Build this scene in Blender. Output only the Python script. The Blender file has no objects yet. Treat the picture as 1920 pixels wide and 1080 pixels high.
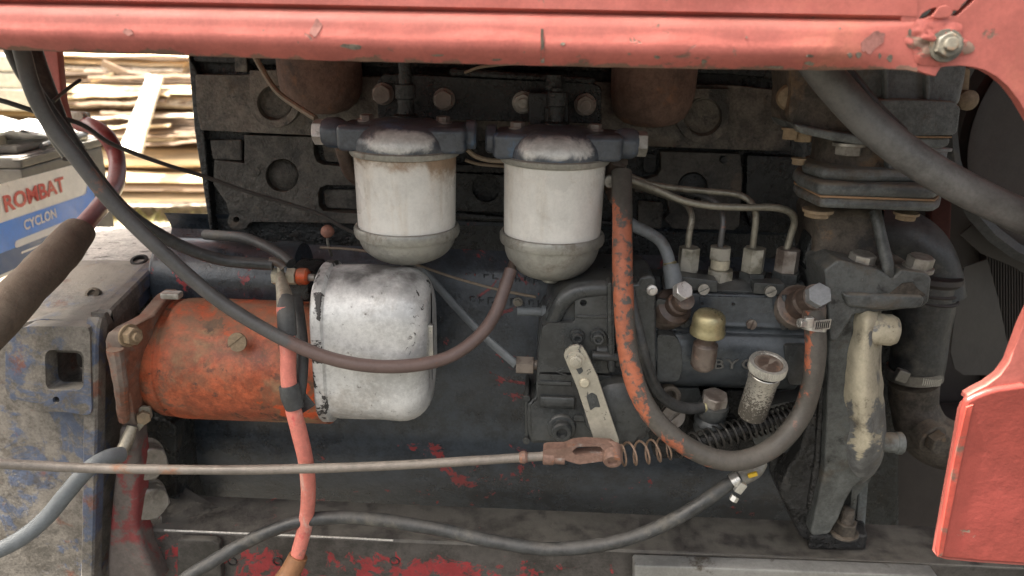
import bpy, bmesh, math, random
from mathutils import Vector, Matrix, noise as mnoise
from mathutils.geometry import tessellate_polygon
R = math.radians
random.seed(7)
scene = bpy.context.scene
COL = scene.collection

# ------------------------------------------------------------------ camera
F = 1370.0                                   # focal length in photo pixels (1920 wide)
CAM = Vector((0.0, 0.0, 1.35))
CROT = Matrix.Rotation(R(2.0), 3, 'Z') @ Matrix.Rotation(R(71.0), 3, 'X') @ Matrix.Rotation(R(1.2), 3, 'Z')
cd = bpy.data.cameras.new('camera'); cam = bpy.data.objects.new('camera', cd); COL.objects.link(cam)
cam.matrix_world = Matrix.Translation(CAM) @ CROT.to_4x4()
cd.sensor_width = 36.0; cd.lens = F / 1920.0 * 36.0
cd.clip_start = 0.02; cd.clip_end = 500
cd.dof.use_dof = True; cd.dof.focus_distance = 0.74; cd.dof.aperture_fstop = 6.5
scene.camera = cam

# ------------------------------------------------------------------ daylight
SUN_TO = Vector((-0.44, -0.03, 0.90)).normalized()       # direction towards the sun
w = bpy.data.worlds.new("World"); scene.world = w; w.use_nodes = True
nt = w.node_tree; bg = nt.nodes['Background']
sky = nt.nodes.new('ShaderNodeTexSky'); sky.sky_type = 'NISHITA'; sky.sun_disc = False
sky.sun_elevation = math.asin(SUN_TO.z); sky.sun_rotation = math.atan2(SUN_TO.x, SUN_TO.y)
sky.air_density = 0.75; sky.dust_density = 10.0; sky.ozone_density = 0.7
hs = nt.nodes.new('ShaderNodeHueSaturation'); hs.inputs['Saturation'].default_value = .55; nt.links.new(sky.outputs[0], hs.inputs['Color'])   # hazy, whitish sky
wm = nt.nodes.new('ShaderNodeMix'); wm.data_type = 'RGBA'; wm.blend_type = 'MULTIPLY'; wm.inputs[0].default_value = 1.0; wm.inputs[7].default_value = (1.0, .975, .90, 1)
nt.links.new(hs.outputs[0], wm.inputs[6]); nt.links.new(wm.outputs[2], bg.inputs[0]); bg.inputs[1].default_value = 0.15
sl = bpy.data.lights.new('sun', 'SUN'); so = bpy.data.objects.new('sun', sl); COL.objects.link(so)
sl.energy = 5.0; sl.angle = R(0.5); sl.color = (1.0, 0.94, 0.84)
so.rotation_euler = SUN_TO.to_track_quat('Z', 'Y').to_euler()
scene.view_settings.view_transform = 'Standard'; scene.view_settings.look = 'None'
scene.view_settings.gamma = 1.0
scene.view_settings.exposure = 1.88

# ------------------------------------------------------------------ photo ray helpers
def ray(px, py):
    return CROT @ Vector(((px - 960) / F, (540 - py) / F, -1.0))
def P(px, py, Y):                            # point of the plane y = Y seen at that pixel
    d = ray(px, py); return CAM + d * (Y / d.y)
def PZ(px, py, Z):                           # point of the level z = Z seen at that pixel
    d = ray(px, py); return CAM + d * ((Z - CAM.z) / d.z)
def S(px, py, Y):                            # metres per pixel there
    d = ray(px, py); return (Y / d.y) / F
X = Vector((1, 0, 0)); YA = Vector((0, 1, 0)); Z = Vector((0, 0, 1)); FR = Vector((0, -1, 0))

# ------------------------------------------------------------------ mesh builder
class B:
    def __init__(s): s.v = []; s.f = []; s.a = {}
    def add(s, verts, faces, attr=None):
        n = len(s.v); s.v += [Vector(v) for v in verts]; s.f += [tuple(i + n for i in f) for f in faces]
        if attr is not None:
            for i, x in enumerate(attr): s.a[n + i] = x
        return s
    def join(s, o):
        n = len(s.v); s.v += o.v; s.f += [tuple(i + n for i in f) for f in o.f]
        for k, x in o.a.items(): s.a[k + n] = x
        return s
    def jitter(s, amp, scale, seed=0):
        o = Vector((seed * 7.3, seed * 3.1, seed * 1.7))
        s.v = [v + mnoise.noise_vector(v * scale + o) * amp for v in s.v]; return s

def frame(axis, hint=None):
    a = Vector(axis).normalized()
    h = Vector(hint) if hint is not None else (Z if abs(a.z) < 0.9 else X)
    u = (h - a * h.dot(a)).normalized(); return a, u, a.cross(u)

def smoothpts(pts, sub):
    out = []; n = len(pts)
    for i in range(n - 1):
        p0, p1, p2, p3 = pts[max(i - 1, 0)], pts[i], pts[i + 1], pts[min(i + 2, n - 1)]
        for k in range(sub):
            t = k / sub
            out.append(0.5 * ((2 * p1) + (p2 - p0) * t + (2 * p0 - 5 * p1 + 4 * p2 - p3) * t * t + (3 * p1 - p0 - 3 * p2 + p3) * t ** 3))
    out.append(pts[-1].copy()); return out

def tube(pts, r, n=14, sub=8, flat=1.0, cap=True, attr=None):
    pts = [Vector(p) for p in pts]; path = smoothpts(pts, sub) if sub > 1 else pts
    m = len(path); rad = r if callable(r) else ((lambda t: r) if not isinstance(r, (list, tuple)) else
        (lambda t: r[min(int(t * (len(r) - 1)), len(r) - 2)] * (1 - (t * (len(r) - 1)) % 1 if t < 1 else 0) + r[min(int(t * (len(r) - 1)) + 1, len(r) - 1)] * ((t * (len(r) - 1)) % 1 if t < 1 else 1)))
    b = B(); u = None; vs = []; at = []
    for i, p in enumerate(path):
        tg = (path[min(i + 1, m - 1)] - path[max(i - 1, 0)]).normalized()
        if u is None: _, u, _v = frame(tg)
        u = (u - tg * u.dot(tg)).normalized(); v = tg.cross(u); t = i / (m - 1)
        for k in range(n):
            a = 2 * math.pi * k / n
            vs.append(p + (u * math.cos(a) + v * math.sin(a) * flat) * rad(t) * (1 + .05 * mnoise.noise(p * 22 + u * math.cos(a) * .4))); at.append(attr(t) if attr else 0.0)
    fs = [(i * n + k, i * n + (k + 1) % n, (i + 1) * n + (k + 1) % n, (i + 1) * n + k) for i in range(m - 1) for k in range(n)]
    if cap: fs += [tuple(range(n - 1, -1, -1)), tuple(range((m - 1) * n, m * n))]
    return b.add(vs, fs, at if attr else None)

def lathe(prof, c, axis=Z, n=32, knurl=None, sx=1.0, hint=None):       # prof: (radius, height)
    a, u, v = frame(axis, hint); c = Vector(c); vs = []; fs = []; b = B()
    for j, (r, h) in enumerate(prof):
        for k in range(n):
            an = 2 * math.pi * k / n
            rr = r * (0.955 if knurl and j in knurl and k % 2 else 1.0)
            vs.append(c + a * h + (u * math.cos(an) * sx + v * math.sin(an)) * max(rr, 1e-5))
    m = len(prof)
    fs = [(j * n + k, j * n + (k + 1) % n, (j + 1) * n + (k + 1) % n, (j + 1) * n + k) for j in range(m - 1) for k in range(n)]
    fs += [tuple(range(n - 1, -1, -1)), tuple(range((m - 1) * n, m * n))]
    return b.add(vs, fs)

def disc(c, axis, r, h, n=28, bev=0.15):
    e = min(r, h) * bev
    return lathe([(r, 0), (r, h - e), (r - e, h)], c, axis, n)

def hexa(c, axis, r, h, hint=None, bev=0.14):       # hexagon head, chamfered like a real nut
    a, u, v = frame(axis, hint); c = Vector(c); vs = []; N = 12; e = r * bev
    def rg(rr, hh, mid):
        for k in range(N):
            an = math.pi * 2 * k / N; q = rr if k % 2 == 0 else rr * (mid)
            vs.append(c + a * hh + (u * math.cos(an) + v * math.sin(an)) * q)
    rg(r, 0, .866); rg(r, h - e * .75, .866); rg(r * .97, h - e * .45, .893); rg(r * .84, h, .985)
    fs = [(j * N + k, j * N + (k + 1) % N, (j + 1) * N + (k + 1) % N, (j + 1) * N + k) for j in range(3) for k in range(N)]
    fs += [tuple(range(N - 1, -1, -1)), tuple(range(3 * N, 4 * N))]
    return B().add(vs, fs)

def bmB(bm):
    bm.verts.index_update(); return B().add([v.co.copy() for v in bm.verts], [tuple(v.index for v in f.verts) for f in bm.faces])

def prism3(outer, vec, holes=(), bev=0.0015, seg=2, ang=25):      # outer: 3D points, extruded by vec
    vec = Vector(vec); bm = bmesh.new(); loops = [list(map(Vector, outer))] + [list(map(Vector, h)) for h in holes]
    flatv = [p for l in loops for p in l]
    fr = [bm.verts.new(p) for p in flatv]; bk = [bm.verts.new(p + vec) for p in flatv]
    if len(loops) == 1:
        bm.faces.new(fr); bm.faces.new(bk[::-1])
    else:
        for t in tessellate_polygon(loops):
            for q, o in ((fr, 1), (bk, -1)):
                try: bm.faces.new([q[i] for i in t[::o]])
                except ValueError: pass
    i0 = 0
    for l in loops:
        n = len(l)
        for k in range(n):
            a, c = i0 + k, i0 + (k + 1) % n; bm.faces.new((fr[a], fr[c], bk[c], bk[a]))
        i0 += n
    bmesh.ops.recalc_face_normals(bm, faces=bm.faces[:])
    if bev:
        es = [e for e in bm.edges if len(e.link_faces) == 2 and e.calc_face_angle(0) > R(ang)]
        bmesh.ops.bevel(bm, geom=es, offset=bev, segments=seg, profile=0.5, affect='EDGES', clamp_overlap=True)
    b = bmB(bm); bm.free(); return b

def rnd(poly, r, n=4):                         # round the corners of a 2D outline (pixels)
    out = []; m = len(poly)
    for i in range(m):
        p = Vector(poly[i]); a = Vector(poly[i - 1]) - p; c = Vector(poly[(i + 1) % m]) - p
        q = min(r, a.length * .45, c.length * .45); s0 = p + a.normalized() * q; s1 = p + c.normalized() * q
        for k in range(n + 1):
            t = k / n; out.append(tuple(s0 * (1 - t) ** 2 + p * 2 * t * (1 - t) + s1 * t * t))
    return out

def circ(cx, cy, r, n=24, ry=None):
    ry = ry or r
    return [(cx + r * math.cos(2 * math.pi * k / n), cy + ry * math.sin(2 * math.pi * k / n)) for k in range(n)]

def prism(poly, Y, depth, holes=(), bev=0.0015, seg=2, r=0):      # outline in photo pixels on the plane y = Y
    if r: poly = rnd(poly, r)
    return prism3([P(x, y, Y) for x, y in poly], YA * depth, [[P(x, y, Y) for x, y in h] for h in holes], bev, seg)

def box(c, sx, sy, sz, bev=0.0015, rot=None, seg=2):
    bm = bmesh.new(); bmesh.ops.create_cube(bm, size=1.0)
    for v in bm.verts: v.co = Vector((v.co.x * sx, v.co.y * sy, v.co.z * sz))
    if bev: bmesh.ops.bevel(bm, geom=bm.edges[:], offset=bev, segments=seg, profile=.5, affect='EDGES', clamp_overlap=True)
    if rot is not None:
        for v in bm.verts: v.co = rot @ v.co
    for v in bm.verts: v.co += Vector(c)
    b = bmB(bm); bm.free(); return b

def xprism(prof, x0, x1, bev=0.002, ref=None, seg=2):             # prof: (pixel y, Y), extruded along world X
    yr, Yr = ref or prof[len(prof) // 2]
    a = P(x0, yr, Yr).x; c = P(x1, yr, Yr).x; mid = (x0 + x1) / 2
    pts = [P(mid, y, YY) for y, YY in prof]
    return prism3([Vector((a, p.y, p.z)) for p in pts], X * (c - a), (), bev, seg)

def loft(rings, closed=True, cap=True):
    n = len(rings[0]); vs = [p for r in rings for p in r]; m = len(rings); kk = n if closed else n - 1
    fs = [(j * n + k, j * n + (k + 1) % n, (j + 1) * n + (k + 1) % n, (j + 1) * n + k) for j in range(m - 1) for k in range(kk)]
    if cap: fs += [tuple(range(n - 1, -1, -1)), tuple(range((m - 1) * n, m * n))]
    return B().add(vs, fs)

def helix(path, r, wire, turns, n=8, per=18):  # path points, coil radius, wire radius, turns as a function of t
    path = smoothpts([Vector(p) for p in path], 24); m = len(path); pts = []; N = int(turns(1.0) * per); u = None
    inv = []; k = 0
    for i in range(N + 1):
        tt = i / per
        while k < 2000 and turns(k / 2000) < tt: k += 1
        inv.append(k / 2000)
    for i, t in enumerate(inv):
        x = t * (m - 1); j = min(int(x), m - 2); p = path[j].lerp(path[j + 1], x - j); tg = (path[j + 1] - path[j]).normalized()
        if u is None: _, u, _v = frame(tg)
        u = (u - tg * u.dot(tg)).normalized(); v = tg.cross(u); a = 2 * math.pi * i / per
        rr = r(t) if callable(r) else r
        pts.append(p + (u * math.cos(a) + v * math.sin(a)) * rr)
    return tube(pts, wire, n=n, sub=1)

def slotted(c, axis, r, h, hint, n=20, w=.16):     # screw head with a real slot across it
    a, u, v = frame(axis, hint); c = Vector(c); vs = []; th0 = math.asin(w)
    half = [(math.cos(th0 + (math.pi - 2 * th0) * k / n) * r, math.sin(th0 + (math.pi - 2 * th0) * k / n) * r) for k in range(n + 1)]
    b = B()
    ring = [(x, y) for x, y in half] + [(-x, -y) for x, y in half]
    m = len(ring); lo = [c + u * x + v * y for x, y in ring]; md = [p + a * h * .55 for p in lo]; tp = [p + a * h for p in lo]
    vs = lo + md + tp; fs = [(k, (k + 1) % m, m + (k + 1) % m, m + k) for k in range(m)]
    hn = n + 1
    for s in (0, hn):
        for k in range(s, s + hn - 1): fs.append((m + k, m + k + 1, 2 * m + k + 1, 2 * m + k))
        fs.append((m + s + hn - 1, m + s, 2 * m + s, 2 * m + s + hn - 1)); fs.append(tuple(2 * m + k for k in range(s, s + hn)))
    fs.append((m + hn - 1, m + hn, m + 2 * hn - 1, m)[::-1]); fs.append(tuple(range(m - 1, -1, -1)))
    return b.add(vs, fs)

# ------------------------------------------------------------------ objects
def mkobj(name, b, m, smooth=34):
    me = bpy.data.meshes.new(name); me.from_pydata([tuple(v) for v in b.v], [], b.f); me.validate()
    bm = bmesh.new(); bm.from_mesh(me); bmesh.ops.recalc_face_normals(bm, faces=bm.faces[:]); bm.to_mesh(me); bm.free()
    if b.a and len(me.vertices) == len(b.v):
        at = me.attributes.new('wear_glint', 'FLOAT', 'POINT')  # weights real wear patches, and the painted highlight on the filter domes
        for i, x in b.a.items(): at.data[i].value = x
    me.materials.append(m)
    me.shade_smooth(); me.set_sharp_from_angle(angle=R(smooth))
    o = bpy.data.objects.new(name, me); COL.objects.link(o)
    if len(b.f) < 4000: wn = o.modifiers.new('even_normals', 'WEIGHTED_NORMAL'); wn.keep_sharp = True; wn.weight = 70
    return o

class Thing:
    def __init__(s, name, label, cat, group=None):
        s.name, s.label, s.cat, s.group, s.parts = name, label, cat, group, []
    def part(s, name, b, m, parent=None, label=None, kind=None, smooth=34):
        o = mkobj(name, b, m, smooth); s.parts.append((o, parent))
        if label: o['label'] = label
        if kind: o['kind'] = kind
        return o
    def bolt(s, c, axis, r, h, m, washer=1.35, wh=.25, hint=None, name='bolt', parent=None, stud=0, wm=None):
        a = Vector(axis).normalized(); c = Vector(c); wt = r * wh if washer else 0
        o = s.part(name, hexa(c + a * wt * .9, a, r, h, hint), m, parent)
        sub = o if parent is None else parent
        if washer: s.part('washer', disc(c, a, r * washer, wt), wm or m, sub)
        if stud: s.part('stud', lathe([(r * .52, 0), (r * .52, h + stud * .85), (r * .42, h + stud)], c + a * wt, a, 18), m, sub)
        return o
    def done(s):
        lo = Vector((1e9,) * 3); hi = -lo
        for o, _ in s.parts:
            for v in o.data.vertices:
                for k in range(3): lo[k] = min(lo[k], v.co[k]); hi[k] = max(hi[k], v.co[k])
        base = Vector(((lo.x + hi.x) / 2, (lo.y + hi.y) / 2, lo.z))
        e = bpy.data.objects.new(s.name, None); COL.objects.link(e); e.location = base; e.empty_display_size = .02
        e['label'] = s.label; e['category'] = s.cat
        if s.group: e['group'] = s.group
        T = Matrix.Translation(-base)
        for o, p in s.parts:
            o.data.transform(T); o.parent = p if p is not None else e
        return e

def single(name, b, m, label=None, cat=None, group=None, kind=None, smooth=34):
    o = mkobj(name, b, m, smooth); vs = o.data.vertices
    lo = [min(v.co[k] for v in vs) for k in range(3)]; hi = [max(v.co[k] for v in vs) for k in range(3)]
    base = Vector(((lo[0] + hi[0]) / 2, (lo[1] + hi[1]) / 2, lo[2]))
    o.data.transform(Matrix.Translation(-base)); o.location = base
    if label: o['label'] = label
    if cat: o['category'] = cat
    if group: o['group'] = group
    if kind: o['kind'] = kind
    return o

def text_B(body, size, ext, origin, ux, uy, sx=1.0, bold=0.0, shear=0.0):
    cu = bpy.data.curves.new('lettering', 'FONT'); cu.body = body; cu.size = size; cu.extrude = ext; cu.offset = bold; cu.resolution_u = 3; cu.shear = shear
    ob = bpy.data.objects.new('lettering', cu); COL.objects.link(ob)
    me = bpy.data.meshes.new_from_object(ob.evaluated_get(bpy.context.evaluated_depsgraph_get()))
    ux = Vector(ux).normalized(); uy = Vector(uy).normalized(); uz = ux.cross(uy); o = Vector(origin)
    b = B().add([o + ux * v.co.x * sx + uy * v.co.y + uz * v.co.z for v in me.vertices], [tuple(p.vertices) for p in me.polygons])
    bpy.data.objects.remove(ob); bpy.data.curves.remove(cu); bpy.data.meshes.remove(me); return b

# ------------------------------------------------------------------ materials
def mat(name, base, rough=.5, metal=0.0, vary=.2, vscale=18, patches=(), dust=None, edge=None, bump=((140, .25, .001),), stretch=None, spec=.5, rvary=.12, coat=0, grit=330):
    m = bpy.data.materials.new(name); m.use_nodes = True; t = m.node_tree; N = t.nodes; L = t.links
    bs = N['Principled BSDF']; bs.inputs['Specular IOR Level'].default_value = spec
    if coat: bs.inputs['Coat Weight'].default_value = coat; bs.inputs['Coat Roughness'].default_value = .25
    tc = N.new('ShaderNodeTexCoord'); oi = N.new('ShaderNodeObjectInfo')
    sc = N.new('ShaderNodeVectorMath'); sc.operation = 'MULTIPLY_ADD'
    L.new(oi.outputs['Random'], sc.inputs[0]); sc.inputs[1].default_value = (7.1, 3.3, 5.7); L.new(tc.outputs['Object'], sc.inputs[2])
    vec = sc.outputs[0]
    def stretchv(st):
        mp = N.new('ShaderNodeVectorMath'); mp.operation = 'MULTIPLY'; L.new(vec, mp.inputs[0]); mp.inputs[1].default_value = st; return mp.outputs[0]
    v0 = stretchv(stretch) if stretch else vec
    def noise(scale, detail=6, dist=0.0, v=None, rg=.6):
        n = N.new('ShaderNodeTexNoise'); n.inputs['Scale'].default_value = scale; n.inputs['Detail'].default_value = detail
        n.inputs['Roughness'].default_value = rg; n.inputs['Distortion'].default_value = dist; L.new(v or v0, n.inputs['Vector']); return n.outputs['Fac']
    def rng(x, lo, hi, a=0., c=1.):
        r = N.new('ShaderNodeMapRange'); r.interpolation_type = 'SMOOTHSTEP'; L.new(x, r.inputs[0])
        r.inputs[1].default_value = lo; r.inputs[2].default_value = hi; r.inputs[3].default_value = a; r.inputs[4].default_value = c; return r.outputs[0]
    def mathn(op, a, c):
        q = N.new('ShaderNodeMath'); q.operation = op
        for i, x in enumerate((a, c)):
            if isinstance(x, (int, float)): q.inputs[i].default_value = x
            else: L.new(x, q.inputs[i])
        return q.outputs[0]
    def mix(f, a, c):
        q = N.new('ShaderNodeMix'); q.data_type = 'RGBA'
        if isinstance(f, (int, float)): q.inputs[0].default_value = f
        else: L.new(f, q.inputs[0])
        for s, x in ((6, a), (7, c)):
            if isinstance(x, tuple): q.inputs[s].default_value = (*x[:3], 1)
            else: L.new(x, q.inputs[s])
        return q.outputs[2]
    def mixf(f, a, c):
        q = N.new('ShaderNodeMix'); q.data_type = 'FLOAT'; L.new(f, q.inputs[0])
        for s, x in ((2, a), (3, c)):
            if isinstance(x, (int, float)): q.inputs[s].default_value = x
            else: L.new(x, q.inputs[s])
        return q.outputs[0]
    up = lambda k: tuple(min(1, max(0, c * k)) for c in base)
    n1 = noise(vscale, 8); n2 = noise(vscale * 5.7, 5); n3 = noise(grit, 4, rg=.75)
    f = rng(mathn('ADD', mathn('ADD', mathn('MULTIPLY', n1, .42), mathn('MULTIPLY', n2, .3)), mathn('MULTIPLY', n3, .28)), .39, .61)
    col = mix(f, up(1 - vary), up(1 + vary))
    rg_ = rng(n1, .3, .7, max(.03, rough - rvary), min(1, rough + rvary)); me_ = metal
    heights = []
    for p in patches:
        v = stretchv(p['stretch']) if 'stretch' in p else None
        n = noise(p.get('scale', 20), p.get('detail', 8), p.get('dist', .25), v, p.get('rg', .70))
        if p.get('attr'):
            at = N.new('ShaderNodeAttribute'); at.attribute_name = p['attr']
            n = mathn('ADD', n, mathn('MULTIPLY', mathn('SUBTRACT', at.outputs['Fac'], .5), p.get('again', .5)))
        k = rng(n, p.get('lo', .55), p.get('hi', .6), 0, p.get('amt', 1))
        if p.get('break'):
            k = mathn('MULTIPLY', k, rng(noise(p['break'], 6, .2), .38, .5))
        c = p['color']; c2 = mix(f, tuple(x * .8 for x in c), tuple(min(1, x * 1.2) for x in c))
        col = mix(k, col, c2)
        if 'rough' in p: rg_ = mixf(k, rg_, p['rough'])
        if 'metal' in p: me_ = mixf(k, me_, p['metal'])
        if p.get('h'): heights.append((k, p['h']))
    if edge:
        g = N.new('ShaderNodeNewGeometry')
        k = mathn('MULTIPLY', rng(g.outputs['Pointiness'], edge.get('lo', .53), edge.get('hi', .58)), rng(noise(edge.get('scale', 60), 5), .35, .6))
        k = mathn('MULTIPLY', k, edge.get('amt', .8)); col = mix(k, col, edge['color'])
        if 'metal' in edge: me_ = mixf(k, me_, edge['metal'])
    if dust:
        g = N.new('ShaderNodeNewGeometry'); sx = N.new('ShaderNodeSeparateXYZ'); L.new(g.outputs['Normal'], sx.inputs[0])
        k = mathn('MULTIPLY', rng(sx.outputs['Z'], dust.get('lo', .1), dust.get('hi', .9)), rng(noise(dust.get('scale', 35), 7), .33, .62))
        k = mathn('MULTIPLY', k, dust.get('amt', .7)); col = mix(k, col, dust['color']); rg_ = mixf(k, rg_, .85)
        if metal: me_ = mixf(k, me_, 0.0)
    L.new(col, bs.inputs['Base Color'])
    L.new(rg_, bs.inputs['Roughness'])
    if isinstance(me_, (int, float)): bs.inputs['Metallic'].default_value = me_
    else: L.new(me_, bs.inputs['Metallic'])
    last = None
    for s_, st, d_ in bump:
        bp = N.new('ShaderNodeBump'); bp.inputs['Strength'].default_value = st; bp.inputs['Distance'].default_value = d_
        L.new(noise(s_, 6), bp.inputs['Height'])
        if last: L.new(last, bp.inputs['Normal'])
        last = bp.outputs[0]
    for k, h in heights:
        bp = N.new('ShaderNodeBump'); bp.inputs['Strength'].default_value = .6; bp.inputs['Distance'].default_value = abs(h); bp.invert = h < 0
        L.new(k, bp.inputs['Height'])
        if last: L.new(last, bp.inputs['Normal'])
        last = bp.outputs[0]
    if last: L.new(last, bs.inputs['Normal'])
    return m

DUST = (.20, .165, .125)
RUST = (.20, .085, .04)
M = {}
M['redlow'] = mat('red_panel_paint', (.27, .052, .041), .46, vary=.14, vscale=9, bump=((14, .2, .008), (60, .15, .002), (400, .15, .0006)), patches=[dict(color=(.33, .06, .05), scale=9, lo=.5, hi=.7, amt=.5), dict(color=(.19, .15, .11), scale=34, lo=.665, hi=.70, rough=.8, h=-.0006, dist=.6), dict(color=(.24, .055, .045), scale=60, lo=.62, hi=.72, amt=.7), dict(color=(.6, .4, .35), scale=190, lo=.72, hi=.75, amt=.8)])
M['red'] = mat('red_paint', (.455, .128, .104), .58, vary=.16, vscale=9, rvary=.1, bump=((18, .16, .006), (60, .15, .002), (500, .12, .0004)),
    patches=[dict(color=(.36, .085, .07), scale=13, lo=.54, hi=.74, amt=.6, rough=.6), dict(color=(.50, .19, .12), scale=7, lo=.52, hi=.7, amt=.6, rough=.6), dict(color=(.17, .13, .10), scale=26, lo=.64, hi=.68, amt=.85, rough=.8, h=-.0006, dist=.8), dict(color=(.24, .15, .125), scale=9, lo=.60, hi=.70, amt=.6, rough=.7), dict(color=(.19, .13, .10), scale=75, lo=.66, hi=.70, amt=.9), dict(color=(.20, .13, .095), scale=38, lo=.60, hi=.66, amt=.9, rough=.85, h=-.0006, attr='wear_glint', again=.5)],
    dust=dict(color=(.45, .25, .2), amt=.3))
M['boltdull'] = mat('dull_hood_bolt', (.12, .11, .088), .55, vary=.4, vscale=40, bump=((220, .5, .0006),), patches=[dict(color=(.2, .12, .07), scale=60, lo=.58, hi=.68)])
M['redworn'] = mat('red_paint_torn', (.44, .12, .098), .55, vary=.2, vscale=14, bump=((16, .5, .008), (60, .35, .002)),
    patches=[dict(color=(.23, .17, .13), scale=26, lo=.52, hi=.57, amt=.9, rough=.85, h=-.0010, dist=1.4), dict(color=RUST, scale=60, lo=.62, hi=.66, rough=.9), dict(color=(.16, .15, .14), scale=40, lo=.6, hi=.64, rough=.8)])
M['letter'] = mat('cast_letter_paint', (.11, .11, .105), .35)
M['rededge'] = mat('red_paint_edge', (.42, .07, .05), .5, patches=[dict(color=(.16, .10, .075), scale=45, lo=.47, hi=.6, rough=.85)])
CAST_P = [dict(color=(.020, .019, .019), scale=11, lo=.52, hi=.64, amt=.9, rough=.3), dict(color=(.17, .135, .10), scale=26, lo=.55, hi=.68, amt=.7, rough=.9), dict(color=(.02, .02, .02), scale=95, lo=.58, hi=.66, amt=.6, rough=.35), dict(color=(.26, .23, .19), scale=150, lo=.67, hi=.72, amt=.6)]
M['head'] = mat('cast_iron_dusty', (.155, .140, .120), .62, vary=.5, vscale=14, patches=CAST_P, bump=((60, .55, .004), (160, .6, .003), (420, .6, .0012)), dust=dict(color=DUST, amt=.5, lo=.3))
M['block'] = mat('cast_iron_grimy', (.078, .074, .065), .5, vary=.55, vscale=12, patches=CAST_P, bump=((60, .6, .004), (160, .7, .003), (380, .7, .0015)), dust=dict(color=DUST, amt=.4, lo=.3))
M['blockdark'] = mat('cast_iron_oily', (.022, .0245, .025), .28, vary=.6, vscale=14, patches=[dict(color=(.012, .012, .012), scale=30, lo=.5, hi=.6, rough=.14), dict(color=(.09, .075, .06), scale=20, lo=.58, hi=.7, amt=.6, rough=.8)], bump=((60, .6, .004), (150, .6, .003), (330, .7, .0016)))
M['sump'] = mat('dark_painted_crankcase', (.033, .043, .055), .30, coat=.6, vary=.5, vscale=12, rvary=.1, bump=((38, .35, .004), (260, .4, .0016)),
    patches=[dict(color=(.017, .017, .018), scale=10, lo=.52, hi=.7, amt=.7), dict(color=(.30, .035, .04), scale=14, lo=.605, hi=.62, rough=.5, h=-.0005, dist=.7, **{'break': 75}), dict(color=(.10, .085, .07), scale=40, lo=.66, hi=.75, amt=.6, rough=.8)],
    dust=dict(color=(.075, .075, .075), amt=.2, lo=.4))
M['rail'] = mat('chassis_paint_worn', (.062, .056, .052), .5, vary=.5, vscale=14, bump=((60, .3, .002), (300, .45, .001)),
    patches=[dict(color=(.29, .03, .035), scale=26, lo=.555, hi=.60, rough=.5, h=.0005, dist=1.0, rg=.7, attr='wear_glint', again=.5, **{'break': 70}), dict(color=(.025, .025, .024), scale=13, lo=.5, hi=.75, amt=.4, rough=.36, attr='wear_glint', again=-.4)],
    dust=dict(color=(.155, .145, .125), amt=.6))
M['railblack'] = mat('oily_black', (.02, .02, .02), .24, vary=.6, vscale=20, rvary=.15, bump=((70, .7, .005), (190, .7, .003), (420, .7, .0015)), patches=[dict(color=(.07, .065, .06), scale=30, lo=.56, hi=.68, amt=.6, rough=.6)])
M['bell'] = mat('blue_housing_worn', (.18, .163, .142), .6, vary=.45, vscale=12, bump=((45, .35, .003), (300, .4, .001)),
    patches=[dict(color=(.085, .115, .19), scale=13, lo=.53, hi=.60, amt=.85, rough=.5, dist=.8, h=.0004, **{'break': 60}), dict(color=(.21, .085, .055), scale=17, lo=.57, hi=.66, amt=.85, rough=.75), dict(color=(.10, .085, .07), scale=38, lo=.55, hi=.66, amt=.7), dict(color=(.05, .045, .042), scale=22, lo=.62, hi=.7, amt=.7)],
    dust=dict(color=(.30, .275, .235), lo=.35, hi=.9, amt=.85, scale=28))
M['belldust'] = mat('dusty_housing_top', (.46, .44, .41), .9, vary=.3, vscale=30, bump=((90, .8, .004), (320, .6, .001)), patches=[dict(color=(.11, .10, .09), scale=55, lo=.56, hi=.64)])
M['starter'] = mat('orange_paint_scorched', (.40, .092, .038), .44, vary=.45, vscale=16, bump=((70, .3, .0015), (360, .4, .0008)),
    patches=[dict(color=(.24, .11, .06), scale=17, lo=.42, hi=.60, amt=.85, rough=.65, dist=.4, rg=.75), dict(color=(.15, .085, .055), scale=40, lo=.54, hi=.64, amt=.8, rough=.7, stretch=(.6, 1, 1)), dict(color=(.075, .05, .04), scale=55, lo=.58, hi=.66, amt=.7, rough=.8), dict(color=(.30, .20, .11), scale=17, lo=.52, hi=.66, amt=.8, rough=.8), dict(color=(.10, .062, .045), scale=24, lo=.58, hi=.63, rough=.75), dict(color=(.55, .085, .02), scale=11, lo=.60, hi=.63, rough=.45)],
    dust=dict(color=(.20, .13, .085), amt=.75, lo=.25))
M['flange'] = mat('rusty_flange', (.22, .10, .065), .6, vary=.3, vscale=20, bump=((90, .5, .002),), patches=[dict(color=(.19, .15, .125), scale=22, lo=.46, hi=.58, rough=.75), dict(color=(.45, .12, .045), scale=30, lo=.61, hi=.66)], dust=dict(color=(.33, .27, .21), amt=.6))
M['silver'] = mat('silver_sheet_metal', (.60, .60, .585), .42, metal=.25, vary=.2, vscale=22, rvary=.1, bump=((26, .2, .003), (300, .25, .0006)),
    patches=[dict(color=(.34, .31, .27), scale=16, lo=.53, hi=.68, amt=.65, rough=.6, metal=.2), dict(color=(.78, .77, .74), scale=25, lo=.55, hi=.68, amt=.6, rough=.5, metal=.3), dict(color=(.045, .042, .04), scale=34, lo=.62, hi=.64, rough=.6, metal=0., h=-.0005, dist=.8, attr='wear_glint', again=.35), dict(color=(.12, .10, .085), scale=120, lo=.60, hi=.70, amt=.8, metal=0., rough=.8)],
    dust=dict(color=(.075, .07, .066), lo=.60, hi=.86, amt=.97, scale=14))
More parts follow.
